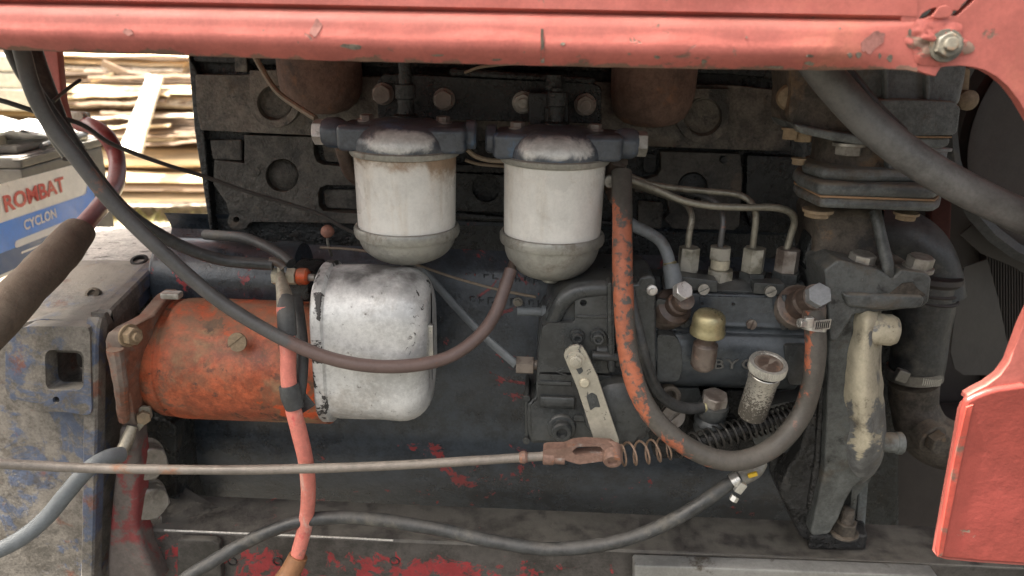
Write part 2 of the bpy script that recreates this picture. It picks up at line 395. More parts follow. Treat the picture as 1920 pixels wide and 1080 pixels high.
M['glasswhite'] = mat('milky_filter_glass', (.74, .725, .685), .30, vary=.09, vscale=12, rvary=.06, bump=((25, .06, .002),),
    patches=[dict(color=(.52, .45, .36), scale=22, lo=.5, hi=.74, amt=.5, stretch=(2, 2, .3)), dict(color=(.55, .50, .43), scale=34, lo=.55, hi=.7, amt=.45), dict(color=(.25, .2, .15), scale=80, lo=.685, hi=.72, amt=.8, dist=1.5), dict(color=(.56, .47, .37), scale=14, lo=.5, hi=1.0, amt=.7, attr='wear_glint', again=.7), dict(color=(.27, .17, .10), scale=30, lo=.66, hi=.95, amt=.85, attr='wear_glint', again=.75, rough=.7), dict(color=(.33, .27, .2), scale=70, lo=.68, hi=.74, amt=.6)])
M['alu'] = mat('dull_aluminium', (.33, .325, .295), .42, metal=.45, vary=.2, vscale=20, bump=((120, .4, .001),), patches=[dict(color=(.16, .135, .105), scale=26, lo=.52, hi=.66, amt=.8, rough=.8, metal=0.), dict(color=(.5, .49, .46), scale=30, lo=.62, hi=.7, amt=.6)], dust=dict(color=(.24, .21, .17), amt=.4))
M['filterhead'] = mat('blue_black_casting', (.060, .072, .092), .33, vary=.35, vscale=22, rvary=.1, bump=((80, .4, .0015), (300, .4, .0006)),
    patches=[dict(color=(.06, .115, .20), scale=24, lo=.54, hi=.64, amt=.8), dict(color=(.62, .62, .60), scale=30, lo=.55, hi=.84, metal=.1, rough=.34, dist=.7, attr='wear_glint', again=.7)], dust=dict(color=(.16, .15, .14), amt=.35), coat=.4)  # blue is paint; the pale patch is a highlight painted on the dome
M['pump'] = mat('black_pump_paint', (.052, .056, .057), .31, vary=.35, vscale=22, rvary=.09, bump=((130, .35, .0008), (500, .3, .0004)),
    patches=[dict(color=(.085, .077, .065), scale=22, lo=.57, hi=.76, amt=.3, rough=.42), dict(color=(.4, .38, .34), scale=85, lo=.735, hi=.75, amt=.9)], dust=dict(color=(.13, .115, .095), amt=.28, lo=.35))
M['pumpblue'] = mat('slate_pump_paint', (.064, .074, .083), .27, vary=.3, vscale=18, rvary=.08, bump=((90, .25, .001), (500, .2, .0004)),
    patches=[dict(color=(.042, .040, .037), scale=11, lo=.5, hi=.75, amt=.3, rough=.31), dict(color=(.45, .43, .4), scale=90, lo=.745, hi=.76)], dust=dict(color=(.13, .12, .11), amt=.15, lo=.4))
M['lever'] = mat('bare_steel_lever', (.42, .395, .33), .45, metal=.35, vary=.15, vscale=24, bump=((160, .3, .0006),), patches=[dict(color=(.06, .06, .058), scale=45, lo=.585, hi=.61, rough=.5, metal=0.), dict(color=(.30, .22, .15), scale=30, lo=.58, hi=.7, amt=.6, metal=0.)])
M['cream'] = mat('cream_nut', (.47, .43, .33), .5, metal=.2, vary=.15, vscale=50, patches=[dict(color=(.12, .11, .09), scale=60, lo=.57, hi=.66)])
M['steel'] = mat('dirty_steel', (.25, .235, .205), .46, metal=.5, vary=.25, vscale=40, bump=((200, .4, .0006),), patches=[dict(color=(.11, .092, .072), scale=45, lo=.54, hi=.66, amt=.8, rough=.8, metal=0.)], edge=dict(color=(.5, .48, .44), amt=.7))
M['nutdull'] = mat('dull_plated_nut', (.22, .21, .165), .5, metal=.35, vary=.2, vscale=60, bump=((220, .4, .0005),), patches=[dict(color=(.12, .105, .085), scale=70, lo=.54, hi=.66, amt=.7)], edge=dict(color=(.5, .48, .42), amt=.8))
M['nutbrown'] = mat('brown_nut', (.17, .135, .115), .5, metal=.3, vary=.2, vscale=60, bump=((220, .4, .0005),), edge=dict(color=(.4, .37, .33), amt=.8))
M['bright'] = mat('bright_worn_steel', (.62, .60, .57), .36, metal=.6, vary=.15, vscale=60, patches=[dict(color=(.22, .17, .13), scale=80, lo=.6, hi=.68, metal=0.)])
M['greycap'] = mat('grey_painted_bolt', (.21, .22, .23), .42, vary=.2, vscale=40, patches=[dict(color=(.5, .49, .46), scale=90, lo=.62, hi=.68)])
M['brownfit'] = mat('brown_oiled_fitting', (.085, .06, .048), .42, vary=.3, vscale=40, bump=((150, .4, .0008),), patches=[dict(color=(.2, .11, .07), scale=40, lo=.58, hi=.66)], edge=dict(color=(.3, .26, .22), amt=.6))
M['rust'] = mat('rusty_iron', (.165, .105, .082), .75, vary=.35, vscale=16, bump=((70, .6, .003), (300, .6, .001)), patches=[dict(color=(.075, .058, .05), scale=13, lo=.5, hi=.66, amt=.8), dict(color=(.26, .13, .075), scale=30, lo=.56, hi=.68, amt=.7)])
M['clevis'] = mat('rusty_clevis', (.19, .115, .088), .6, vary=.25, vscale=40, bump=((150, .5, .001),), patches=[dict(color=(.33, .13, .06), scale=50, lo=.6, hi=.68), dict(color=(.27, .24, .22), scale=35, lo=.56, hi=.68)])
M['rod'] = mat('grey_rod', (.215, .19, .165), .5, metal=.25, vary=.2, vscale=16, patches=[dict(color=(.27, .13, .07), scale=18, lo=.58, hi=.68, amt=.8)])
M['brass'] = mat('brass_cap', (.38, .335, .195), .36, metal=.7, vary=.2, vscale=40, bump=((120, .3, .0008),), patches=[dict(color=(.13, .10, .055), scale=34, lo=.55, hi=.68, amt=.85, rough=.6, metal=.3), dict(color=(.6, .5, .3), scale=45, lo=.62, hi=.7, amt=.6)])
M['plunger'] = mat('speckled_plated_tube', (.5, .48, .43), .36, metal=.7, vary=.12, vscale=60, bump=((300, .3, .0005),), patches=[dict(color=(.085, .075, .06), scale=420, lo=.52, hi=.6, rough=.8, metal=0., attr='wear_glint', again=.5)])
M['rubber'] = mat('black_rubber', (.040, .042, .043), .42, vary=.4, vscale=26, bump=((90, .3, .0012), (300, .3, .0006)), patches=[dict(color=(.13, .12, .10), scale=20, lo=.50, hi=.68, amt=.7, rough=.75), dict(color=(.15, .14, .12), scale=130, lo=.62, hi=.7, amt=.6)], dust=dict(color=(.12, .11, .10), amt=.4))
M['greyhose'] = mat('grey_rubber_hose', (.105, .103, .10), .42, vary=.3, vscale=12, rvary=.08, bump=((70, .3, .0015), (240, .3, .0006)), patches=[dict(color=(.16, .145, .12), scale=14, lo=.54, hi=.72, amt=.5, rough=.65)])
M['orangehose'] = mat('orange_painted_rubber', (.085, .077, .067), .55, vary=.2, vscale=26, bump=((240, .35, .0008),),
    patches=[dict(color=(.37, .115, .058), scale=55, lo=.55, hi=.62, rough=.55, h=.0004, dist=.6, attr='wear_glint', again=.72, **{'break': 110}), dict(color=(.28, .12, .08), scale=60, lo=.62, hi=.68, amt=.5)])
M['brownhose'] = mat('reddish_brown_hose', (.125, .085, .075), .45, vary=.15, vscale=12, bump=((220, .2, .0005),), patches=[dict(color=(.085, .082, .08), scale=9, lo=.5, hi=.56, attr='wear_glint', again=1.4), dict(color=(.24, .10, .06), scale=26, lo=.62, hi=.68, amt=.6)])
M['pink'] = mat('faded_red_cable', (.62, .20, .155), .55, vary=.15, vscale=20, bump=((150, .25, .0006),), patches=[dict(color=(.6, .45, .38), scale=16, lo=.54, hi=.66, amt=.6, stretch=(3, 3, 1)), dict(color=(.6, .07, .08), scale=22, lo=.6, hi=.66, amt=.6, stretch=(2.5, 2.5, 1)), dict(color=(.2, .13, .1), scale=40, lo=.62, hi=.7, amt=.7)])
M['tape'] = mat('black_tape', (.055, .057, .058), .5, vary=.25, vscale=40, bump=((90, .5, .0015),), dust=dict(color=(.14, .13, .11), amt=.4))
M['sleeve'] = mat('orange_brown_sleeve', (.26, .125, .06), .55, vary=.2, vscale=22, patches=[dict(color=(.16, .11, .08), scale=22, lo=.54, hi=.66)])
M['brownsleeve'] = mat('dusty_brown_sleeve', (.125, .095, .07), .85, vary=.25, vscale=14, bump=((60, .4, .003), (240, .4, .001)), dust=dict(color=(.2, .16, .12), amt=.5))
M['redcable'] = mat('dark_red_cable', (.19, .04, .038), .33, vary=.2, vscale=14, dust=dict(color=(.40, .33, .33), amt=.4, lo=.5))
M['lug'] = mat('tinned_lug', (.36, .33, .26), .5, metal=.4, vary=.25, vscale=30, patches=[dict(color=(.18, .15, .09), scale=40, lo=.55, hi=.66)])
M['greycable'] = mat('blue_grey_cable', (.15, .165, .175), .5, vary=.15, vscale=16, patches=[dict(color=(.10, .09, .08), scale=14, lo=.54, hi=.68)])
M['greypaint'] = mat('dark_grey_casting', (.135, .148, .149), .40, vary=.42, vscale=14, bump=((50, .4, .004), (140, .5, .002), (340, .5, .001)),
    patches=[dict(color=(.085, .068, .05), scale=13, lo=.53, hi=.66, amt=.85, rough=.8), dict(color=(.30, .27, .21), scale=60, lo=.69, hi=.74, amt=.8)], dust=dict(color=(.27, .225, .165), amt=.75, lo=.25))
M['column'] = mat('dark_greasy_column', (.088, .094, .092), .40, vary=.4, vscale=14, bump=((50, .4, .004), (140, .5, .002), (340, .5, .001)),
    patches=[dict(color=(.085, .068, .05), scale=13, lo=.55, hi=.68, amt=.8, rough=.7), dict(color=(.02, .02, .02), scale=24, lo=.55, hi=.64, amt=.8, rough=.25), dict(color=(.25, .23, .19), scale=70, lo=.68, hi=.73, amt=.8)], dust=dict(color=(.22, .19, .145), amt=.6, lo=.35))
M['greypatch'] = mat('weathered_grey_casting', (.145, .15, .152), .5, vary=.4, vscale=14, bump=((70, .4, .002), (340, .4, .0008)),
    patches=[dict(color=(.44, .40, .30), scale=10, lo=.49, hi=.525, rough=.75, dist=1.1, rg=.68, h=-.0004, attr='wear_glint', again=.42), dict(color=(.10, .085, .065), scale=17, lo=.52, hi=.66, amt=.8), dict(color=(.05, .045, .04), scale=60, lo=.60, hi=.68, amt=.8)], dust=dict(color=(.33, .29, .2), amt=.6))
M['earth'] = mat('greasy_brown_casting', (.078, .066, .054), .7, vary=.55, vscale=20, bump=((60, .6, .003), (300, .6, .001)), patches=[dict(color=(.20, .125, .07), scale=17, lo=.55, hi=.68, amt=.75), dict(color=(.035, .033, .032), scale=18, lo=.58, hi=.68)], dust=dict(color=(.26, .21, .15), amt=.5))
M['gasket'] = mat('tan_gasket', (.30, .19, .11), .8)
M['tanbolt'] = mat('tan_rusty_bolt', (.25, .185, .115), .65, vary=.25, vscale=40, metal=.1, bump=((180, .5, .0008),))
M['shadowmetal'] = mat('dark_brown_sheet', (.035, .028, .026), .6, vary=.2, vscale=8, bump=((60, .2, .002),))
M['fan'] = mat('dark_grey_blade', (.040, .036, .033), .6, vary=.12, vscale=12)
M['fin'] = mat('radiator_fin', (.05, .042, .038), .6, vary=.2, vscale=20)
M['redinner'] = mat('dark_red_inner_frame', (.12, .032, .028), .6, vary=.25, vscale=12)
M['clamp'] = mat('plated_clamp', (.58, .57, .53), .36, metal=.7, vary=.15, vscale=60, patches=[dict(color=(.3, .27, .2), scale=50, lo=.58, hi=.7, amt=.6, metal=.2)])
M['clampdull'] = mat('dull_clamp', (.2, .19, .17), .5, metal=.5, vary=.2, vscale=50)
M['wire'] = mat('thin_dark_wire', (.06, .055, .05), .5)
M['wiretan'] = mat('tan_wire', (.22, .17, .12), .5, vary=.2, vscale=20)
M['battcase'] = mat('dusty_battery_case', (.115, .105, .09), .55, vary=.2, vscale=10, dust=dict(color=(.42, .40, .36), amt=.8), bump=((120, .15, .001),))
M['battwhite'] = mat('battery_label_white', (.82, .78, .70), .45, vary=.12, vscale=8, patches=[dict(color=(.42, .38, .31), scale=22, lo=.58, hi=.72, amt=.6)])
M['battblue'] = mat('battery_label_blue', (.02, .21, .72), .4, vary=.12, vscale=8, patches=[dict(color=(.03, .13, .36), scale=9, lo=.55, hi=.7, amt=.5), dict(color=(.3, .33, .36), scale=50, lo=.64, hi=.7, amt=.6)])
M['battdark'] = mat('battery_label_navy', (.03, .085, .22), .4, vary=.08, vscale=8)
M['printred'] = mat('printed_red', (.55, .03, .025), .45, vary=.05)
M['printwhite'] = mat('printed_white', (.72, .71, .68), .45, vary=.05)
M['sheetwhite'] = mat('white_film', (.8, .79, .77), .4, vary=.05, vscale=10, bump=((30, .3, .004),))
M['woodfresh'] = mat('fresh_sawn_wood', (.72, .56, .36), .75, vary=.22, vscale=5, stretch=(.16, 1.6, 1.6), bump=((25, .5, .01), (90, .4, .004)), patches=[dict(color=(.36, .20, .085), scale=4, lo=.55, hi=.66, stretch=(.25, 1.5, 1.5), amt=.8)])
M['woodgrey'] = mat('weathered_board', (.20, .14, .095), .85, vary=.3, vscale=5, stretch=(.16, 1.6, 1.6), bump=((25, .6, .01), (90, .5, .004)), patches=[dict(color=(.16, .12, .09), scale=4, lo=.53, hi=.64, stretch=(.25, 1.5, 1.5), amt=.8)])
M['woodbark'] = mat('pale_bark', (.66, .57, .46), .9, vary=.35, vscale=14, stretch=(.5, 1, 1), bump=((30, 1, .03), (90, .7, .008)), patches=[dict(color=(.19, .13, .085), scale=11, lo=.5, hi=.6, dist=1.5)])
M['woodwhite'] = mat('stripped_plank', (.78, .72, .62), .7, vary=.06, vscale=6, stretch=(1, 1, .2), bump=((30, .3, .006),))
M['stone'] = mat('pale_block', (.42, .40, .34), .9, vary=.2, vscale=6, bump=((20, .5, .01),))
M['ground'] = mat('shade_toned_soil', (.030, .028, .024), .95, vary=.25, vscale=1.5, bump=((6, .6, .05), (40, .6, .02)), patches=[dict(color=(.045, .040, .033), scale=5, lo=.5, hi=.62, amt=.7), dict(color=(.028, .042, .016), scale=1.1, lo=.52, hi=.66, amt=.7)])  # soil colour kept very dark to stand in for shade on the foreground
M['straw'] = mat('sawdust_and_straw', (.50, .42, .28), .95, vary=.3, vscale=6, bump=((20, .8, .03), (80, .6, .01)), patches=[dict(color=(.22, .17, .10), scale=9, lo=.55, hi=.66)])
M['grass'] = mat('grass_blade', (.28, .27, .10), .7, vary=.4, vscale=3)
M['black'] = mat('dark_cavity', (.012, .012, .012), .7)
M['ball'] = mat('pinkish_ball', (.33, .16, .115), .6, vary=.3, vscale=60)
M['yellow'] = mat('yellow_mark', (.65, .42, .03), .5)
M['strip'] = mat('grey_flat_bar', (.30, .30, .29), .42, metal=.5, vary=.15, vscale=16, patches=[dict(color=(.10, .085, .07), scale=24, lo=.58, hi=.68)])
M['whiteworn'] = mat('worn_bright_edge', (.60, .575, .53), .5, vary=.35, vscale=60)
# ================================================================== ground and far things
single('ground', B().add([(-60, -40, 0), (60, -40, 0), (60, 80, 0), (-60, 80, 0)], [(0, 1, 2, 3)]), M['ground'], kind='structure')

def lerp_tab(tab, x):
    if x <= tab[0][0]: return tab[0][1]
    for (a, p), (c, q) in zip(tab, tab[1:]):
        if x <= c: return p + (q - p) * (x - a) / (c - a)
    return tab[-1][1]

rw = random.Random(3)
def board(px0, px1, py, Y, hpx, depth, m, label, tilt=0.0, seed=0, rough_=.006):
    """a sawn slab lying across the view: lens-shaped section, uneven ends and edges"""
    c0 = P(px0, py, Y); c1 = P(px1, py + tilt, Y); h = hpx * S(px0, py, Y) / 2
    n = 26; rings = []
    prof = [(-1, -.55), (-.6, -1), (.5, -1), (.95, -.6), (1, .3), (.6, 1.0), (-.3, .85), (-.86, .2)]
    for i in range(n + 1):
        t = i / n; c = c0.lerp(c1, t); k = 1 + .16 * mnoise.noise(Vector((t * 6, seed * 5.1, .3)))
        dz = .012 * mnoise.noise(Vector((t * 4, seed * 2.7, 4.4)))
        rings.append([c + Vector((0, depth * .5 * y, h * k * z + dz)) for y, z in prof])
    b = loft(rings).jitter(rough_, 14, seed).jitter(rough_ * .5, 45, seed + 3)
    single('board', b, m, label, 'board', 'sawn boards and slabs in the pile behind')

ORD = ['topmost', 'second from the top', 'third from the top', 'fourth from the top', 'fifth from the top', 'sixth from the top', 'seventh from the top', 'eighth from the top', 'ninth from the top',
       'tenth from the top', 'eleventh from the top', 'twelfth from the top', 'thirteenth from the top', 'fourteenth from the top', 'fifteenth from the top', 'fourth from the ground', 'third from the ground', 'second from the ground', 'lowest']
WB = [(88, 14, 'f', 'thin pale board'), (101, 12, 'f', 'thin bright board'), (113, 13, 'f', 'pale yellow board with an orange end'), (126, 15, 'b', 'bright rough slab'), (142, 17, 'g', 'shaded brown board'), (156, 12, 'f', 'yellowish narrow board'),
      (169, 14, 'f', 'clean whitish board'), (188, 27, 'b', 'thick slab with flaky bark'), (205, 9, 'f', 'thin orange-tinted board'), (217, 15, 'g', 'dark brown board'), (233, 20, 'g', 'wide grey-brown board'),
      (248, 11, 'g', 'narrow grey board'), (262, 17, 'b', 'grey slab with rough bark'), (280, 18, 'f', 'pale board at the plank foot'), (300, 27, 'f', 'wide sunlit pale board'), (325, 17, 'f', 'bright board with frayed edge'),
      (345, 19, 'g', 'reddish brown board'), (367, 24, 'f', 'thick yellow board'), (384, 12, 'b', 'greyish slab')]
for i, (py, h, k, d) in enumerate(WB):
    end = 353 + rw.uniform(-4, 4) if i in (2, 3) else rw.uniform(470, 700)
    st = -260 + rw.uniform(-60, 60) if i > 3 else 88 + rw.uniform(-40, 10)
    Y = 5.75 + (py - 88) * -.0019 + rw.uniform(-.06, .06)
    board(st, end, py + rw.uniform(-1, 1) + (0 if i != 8 else 2), Y, h * .86, .16 + rw.uniform(0, .1), M[{'f': 'woodfresh', 'g': 'woodgrey', 'b': 'woodbark'}[k]],
          d + ', ' + ORD[i] + ' in the pile', tilt=rw.uniform(-9, 13), seed=i)
for i in range(10):
    k = i + 3; py = (WB[k][0] + WB[k + 1][0]) / 2 + rw.uniform(-3, 3); st = rw.uniform(60, 230)
    board(st, st + rw.uniform(120, 330), py, 5.60 + (py - 88) * -.0019, rw.uniform(4, 8), .05, M[('woodgrey', 'woodgrey', 'woodbark', 'woodfresh')[i % 4]], ('thin brown stick', 'crooked dark stick', 'thin bark strip', 'pale split lath')[i % 4] + ' lying askew just under the ' + ORD[k] + ' board of the pile', tilt=rw.uniform(-14, 16), seed=70 + i, rough_=.008)
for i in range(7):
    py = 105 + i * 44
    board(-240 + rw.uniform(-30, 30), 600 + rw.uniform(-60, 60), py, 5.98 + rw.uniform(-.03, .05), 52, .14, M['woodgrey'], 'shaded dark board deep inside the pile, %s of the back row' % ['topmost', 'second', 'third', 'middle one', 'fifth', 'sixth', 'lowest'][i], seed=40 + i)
# the stripped plank leaning on the pile and a few loose slats
pl = [P(276, 140, 5.45), P(303, 143, 5.45), P(262, 288, 5.0), P(222, 284, 5.0)]
nn = (pl[1] - pl[0]).cross(pl[3] - pl[0]).normalized()
if nn.y < 0: nn = -nn
ed = []
for (a, c) in ((0, 1), (1, 2), (2, 3), (3, 0)):
    for k in range(8):
        q = pl[a].lerp(pl[c], k / 8); ed.append(q + Vector((rw.uniform(-.006, .006) if a in (1, 3) else 0, 0, rw.uniform(-.01, .01) if a in (0, 2) else 0)))
single('plank', prism3(ed, nn * .035, (), .004), M['woodwhite'], 'broad white stripped plank leaning steeply against the board pile', 'plank')
for (a, c, yy, wd, m, lb) in (((192, 118), (250, 146), 5.5, .05, 'woodgrey', 'short brown slat sticking out aslant near the top of the pile'), ((172, 152), (214, 138), 5.5, .022, 'woodfresh', 'small white splinter of wood jutting from the pile')):
    p0, p1 = P(*a, yy), P(*c, yy); single('slat', box((p0 + p1) / 2, (p1 - p0).length, .03, wd, .004, (p1 - p0).normalized().to_track_quat('X', 'Z').to_matrix()).jitter(.005, 20, 5), M[m], lb, 'slat')
for i, (py, h, px1) in enumerate(((118, 30, 62), (150, 26, 58), (186, 40, 66))):
    b = box(P(0, py, 5.2) + Vector((-.25, .15, 0)), .95, .35, h * S(0, py, 5.2), .012).jitter(.008, 9, i)
    single('stone_block', b, M['stone'], ['pale block at the top of the stack left of the boards', 'pale block in the middle of the stack left of the boards', 'pale block at the bottom of the stack left of the boards'][i], 'block', 'pale blocks stacked left of the boards')
sd = []
for k in range(40):
    a = 2 * math.pi * k / 40; q = 1 + .12 * mnoise.noise(Vector((math.cos(a) * 2, math.sin(a) * 2, 1)))
    sd.append((-3.2 + 5.2 * q * math.cos(a), 5.1 + 2.1 * q * math.sin(a), .004))
single('sawdust_ground', B().add(sd, [tuple(range(40))]), M['straw'], kind='structure')
# straw and grass at the foot of the pile
gb = B(); rg_ = random.Random(5)
for i in range(260):
    p = PZ(rg_.uniform(150, 420), rg_.uniform(396, 446), 0.0); a = rg_.uniform(0, 6.28); hh = rg_.uniform(.03, .12); l = Vector((rg_.uniform(-.06, .06), rg_.uniform(-.06, .06), hh)); u = Vector((math.cos(a), math.sin(a), 0)) * .004
    gb.add([p - u, p + u, p + l * .6 + u * .6, p + l], [(0, 1, 2), (0, 2, 3)])
single('grass', gb, M['grass'], kind='stuff')

# ================================================================== hood side panel
T = Thing('engine_hood', 'faded red hood side panel with torn corner framing the engine bay', 'hood')
ETAB = [(-400, 86), (-120, 90), (0, 92), (150, 97), (350, 103), (600, 112), (1000, 122), (1300, 128), (1550, 131), (1660, 129), (1705, 131), (1722, 136)]
YP = .53
rows = []; xs = [-520 + k * 20 for k in range(113)]
for x in xs:
    e = lerp_tab(ETAB, x) + 1.2 * mnoise.noise(Vector((x * .02, 3.1, 0))) + .7 * mnoise.noise(Vector((x * .07, 1.1, 0))); c = 3 + 32 * (x / 1700.0)
    k = max(0, min(1, (1715 - x) / 160.0)); ck = max(0, min(1, (1735 - x) / 60.0))
    dn = .0016 * mnoise.noise(Vector((x * .006, 7, 0)))
    r = [P(x, -330, YP)] + [P(x, c - 40, YP + dn)] + [P(x, c - 6, YP - .001 * k)] + [P(x, c - 2, YP + .003 * ck)] + [P(x, c + 2, YP + .0055 * ck)] + [P(x, c + 6, YP + .001 * ck)]
    for j in range(1, 9):
        t = j / 8; y = c + 6 + (e - c - 6) * t
        r.append(P(x, y, YP + dn * (1 - t) - k * (.0065 * math.sin(math.pi * min(1, t * .55 + .12))) + k * (.010 * max(0, t - .72) / .28)))
    r.append(P(x, e + 1.2, YP + .006)); r.append(P(x, e - 2, YP + .014)); r.append(P(x, e - 14, YP + .02))
    rows.append(r)
bp = loft(rows, closed=False, cap=False)
for i in range(len(bp.v)): bp.a[i] = [0, 0, 0, .25, .4, .25, 0, 0, 0, 0, .1, .25, .5, .85, 1, 1, 1][i % len(rows[0])]
pb = T.part('side_band', bp, M['red'], smooth=50)
OUT = [(1690, -330), (1690, 40), (1690, 127), (1716, 131), (1733, 137), (1754, 143), (1758, 136), (1764, 126), (1780, 124), (1800, 123), (1822, 125), (1846, 131), (1868, 143), (1890, 162), (1910, 188), (1935, 230), (1958, 290), (1972, 370), (1972, 440), (1960, 510), (1938, 570), (1918, 612),
       (1904, 650), (1893, 680), (1876, 704), (1852, 722), (1828, 734), (1815, 742), (1813, 750), (1822, 757), (1812, 762), (1806, 775), (1798, 820), (1785, 890), (1772, 960), (1763, 1010), (1757, 1044), (1775, 1049), (1840, 1055), (1920, 1060), (2300, 1078), (2300, -330)]
H1 = [(1723, 35), (1730, 25), (1742, 18), (1754, 14), (1758, 19), (1748, 29), (1734, 35)]
H2 = [(1784, 30), (1788, 19), (1797, 20), (1805, 8), (1814, 0), (1828, -8), (1834, -8), (1820, 8), (1808, 19), (1796, 30)]
LOW = [(1812, 752), (1830, 743), (1852, 734), (1872, 729), (1920, 722), (2300, 712), (2300, 1078), (1920, 1060), (1840, 1055), (1775, 1049), (1757, 1044), (1763, 1010), (1772, 960), (1785, 890), (1798, 820), (1806, 775)]
T.part('lower_panel', prism(LOW, YP - .0032, .008, bev=.0034, seg=3), M['redlow'])
b2 = prism(OUT, YP + .0006, .009, holes=[H1, H2], bev=.004, seg=3)
T.part('corner_sheet', b2, M['red'])
# dented, peeling metal round the bolt and the torn flap
cx, cy = 1752, 76
gr = []
for j in range(15):
    row = []
    for i in range(19):
        u, v = i / 18 * 2 - 1, j / 14 * 2 - 1; q = max(abs(u), abs(v)); d = math.hypot(u, v)
        a_ = math.atan2(v, u); lim = .76 + .34 * mnoise.noise(Vector((math.cos(a_) * 1.6, math.sin(a_) * 1.6, 2)))
        s_ = lim if q < 1e-6 else min(1, lim * q / max(d, 1e-6) * 1.0)
        x = cx + 6 + 78 * u * (s_ if q else 1); y = cy + 54 * v * (s_ if q else 1)
        fall = max(0, 1 - q ** 3)
        hgt = fall * (.0022 + .0042 * mnoise.noise(Vector((u * 2.6, v * 2.6, 1))) + .0022 * mnoise.noise(Vector((u * 6, v * 6, 4))))
        row.append(P(x, min(y, 130 if x < 1716 else 122 if x > 1758 else 136), YP - .0003 - max(hgt, -.0002)))
    gr.append(row)
T.part('dented_patch', loft(gr, closed=False, cap=False), M['redworn'], label='wrinkled peeling patch of sheet round the bolt', smooth=60)
fl = prism([(1750, 28), (1757, 18), (1764, 11), (1774, 9), (1782, 14), (1786, 22), (1780, 32), (1764, 35), (1748, 33)], YP - .0030, .002, bev=.0008)
T.part('torn_flap', fl, M['red'], label='bent flap of torn sheet above the bolt')
bc = P(1772, 86, YP - .002)
bo = T.bolt(bc, (-.10, -1, .12), .0084, .006, M['boltdull'], washer=1.28, stud=.0035)
T.part('lower_trim', prism([(1812, 764), (1826, 759), (1822, 775), (1800, 880), (1776, 1000), (1768, 1043), (1758, 1044), (1764, 1005), (1790, 860)], YP - .0044, .002, bev=.0006), M['rededge'], label='bare rusty strip along the lower left edge')
zt = P(960, -330, YP).z
T.part('hood_top', box((.28, YP + .42, zt + .004), 2.26, .86, .006, .002), M['red'])
def band_y(x, y):
    e = lerp_tab(ETAB, x); c = 3 + 32 * (x / 1700.0); k = max(0, min(1, (1715 - x) / 160.0)); t = max(0, min(1, (y - c - 6) / (e - c - 6)))
    return YP - k * .0065 * math.sin(math.pi * min(1, t * .55 + .12)) + k * .010 * max(0, t - .72) / .28
M['chip'] = mat('bare_scuffed_metal', (.175, .15, .12), .7, vary=.5, vscale=60)
M['scuff'] = mat('greyish_scuff', (.27, .115, .097), .6, vary=.3, vscale=60)
rc = random.Random(21)
for (x, y, a, b_, tl, m) in ((1636, 80, 27, 13, -.75, 'scuff'), (1519, 105, 7, 3, 0, 'chip'), (1518, 119, 10, 4, .1, 'chip'), (1594, 104, 4, 6, 0, 'chip'), (1610, 103, 5, 6, .3, 'chip'), (1650, 105, 2.5, 5, 0, 'chip'), (1669, 109, 5, 7, .3, 'chip'), (1232, 107, 6, 3.5, .2, 'chip'), (1320, 115, 5, 4, 0, 'chip'),
        (1055, 82, 4, 3, 0, 'chip'), (660, 87, 20, 5, .1, 'chip'), (592, 52, 9, 17, .3, 'scuff'), (1180, 101, 3, 2, 0, 'chip'), (1400, 70, 2, 1.6, 0, 'chip'), (1575, 53, 2, 2, 0, 'chip'), (820, 104, 12, 2.5, 0, 'chip'), (930, 112, 9, 2, 0, 'chip'), (1455, 126, 16, 2.5, 0, 'chip'), (240, 60, 9, 6, .4, 'scuff'), (1706, 60, 3, 6, 0, 'chip')):
    o = []
    for k in range(18):
        an = 2 * math.pi * k / 18; q = 1 + .5 * mnoise.noise(Vector((math.cos(an) * 1.7, math.sin(an) * 1.7, x * .37)))
        dx, dy = math.cos(an) * a * q, math.sin(an) * b_ * q; px_, py_ = x + dx * math.cos(tl) - dy * math.sin(tl), y + dx * math.sin(tl) + dy * math.cos(tl)
        o.append(P(px_, py_, band_y(px_, py_) - .0005))
    T.part('paint_chip', prism3(o, YA * .0006, (), 0), M[m])
cr = [(1017 - 3.2 + 1.2 * mnoise.noise(Vector((k * .9, 0, 0))), 54 + k * 8) for k in range(9)] + [(1018 + 2.6 + 1.4 * mnoise.noise(Vector((k * .9, 5, 0))) - (2 if k < 3 else 0), 54 + k * 8) for k in range(8, -1, -1)]
T.part('crack', prism3([P(x, y, band_y(x, y) - .0005) for x, y in cr], YA * .0006, (), 0), M['chip'], label='dark vertical crack through the paint of the band')
T.done()
# red stay of the hood at the far left
T = Thing('hood_stay', 'red upright stay seen between the cables and the board pile', 'hood stay')
T.part('stay_bar', prism([(52, 60), (104, 60), (112, 150), (116, 190), (126, 230), (118, 232), (98, 190), (70, 130)], .80, .012, bev=.002), M['red'])
T.done()

# ================================================================== engine block
T = Thing('engine_block', 'grimy black and grey-brown cast iron engine block under the red hood', 'engine')
YB = .868
T.part('timing_case', prism([(1466, 60), (1690, 60), (1690, 1000), (1466, 1000)], .95, .2, bev=.01), M['blockdark'])
body = prism([(352, -60), (1490, -60), (1545, 560), (1500, 700), (430, 700), (392, 440), (366, 245)], YB + .018, .34, bev=.012, seg=3)
T.part('block', body, M['blockdark'])
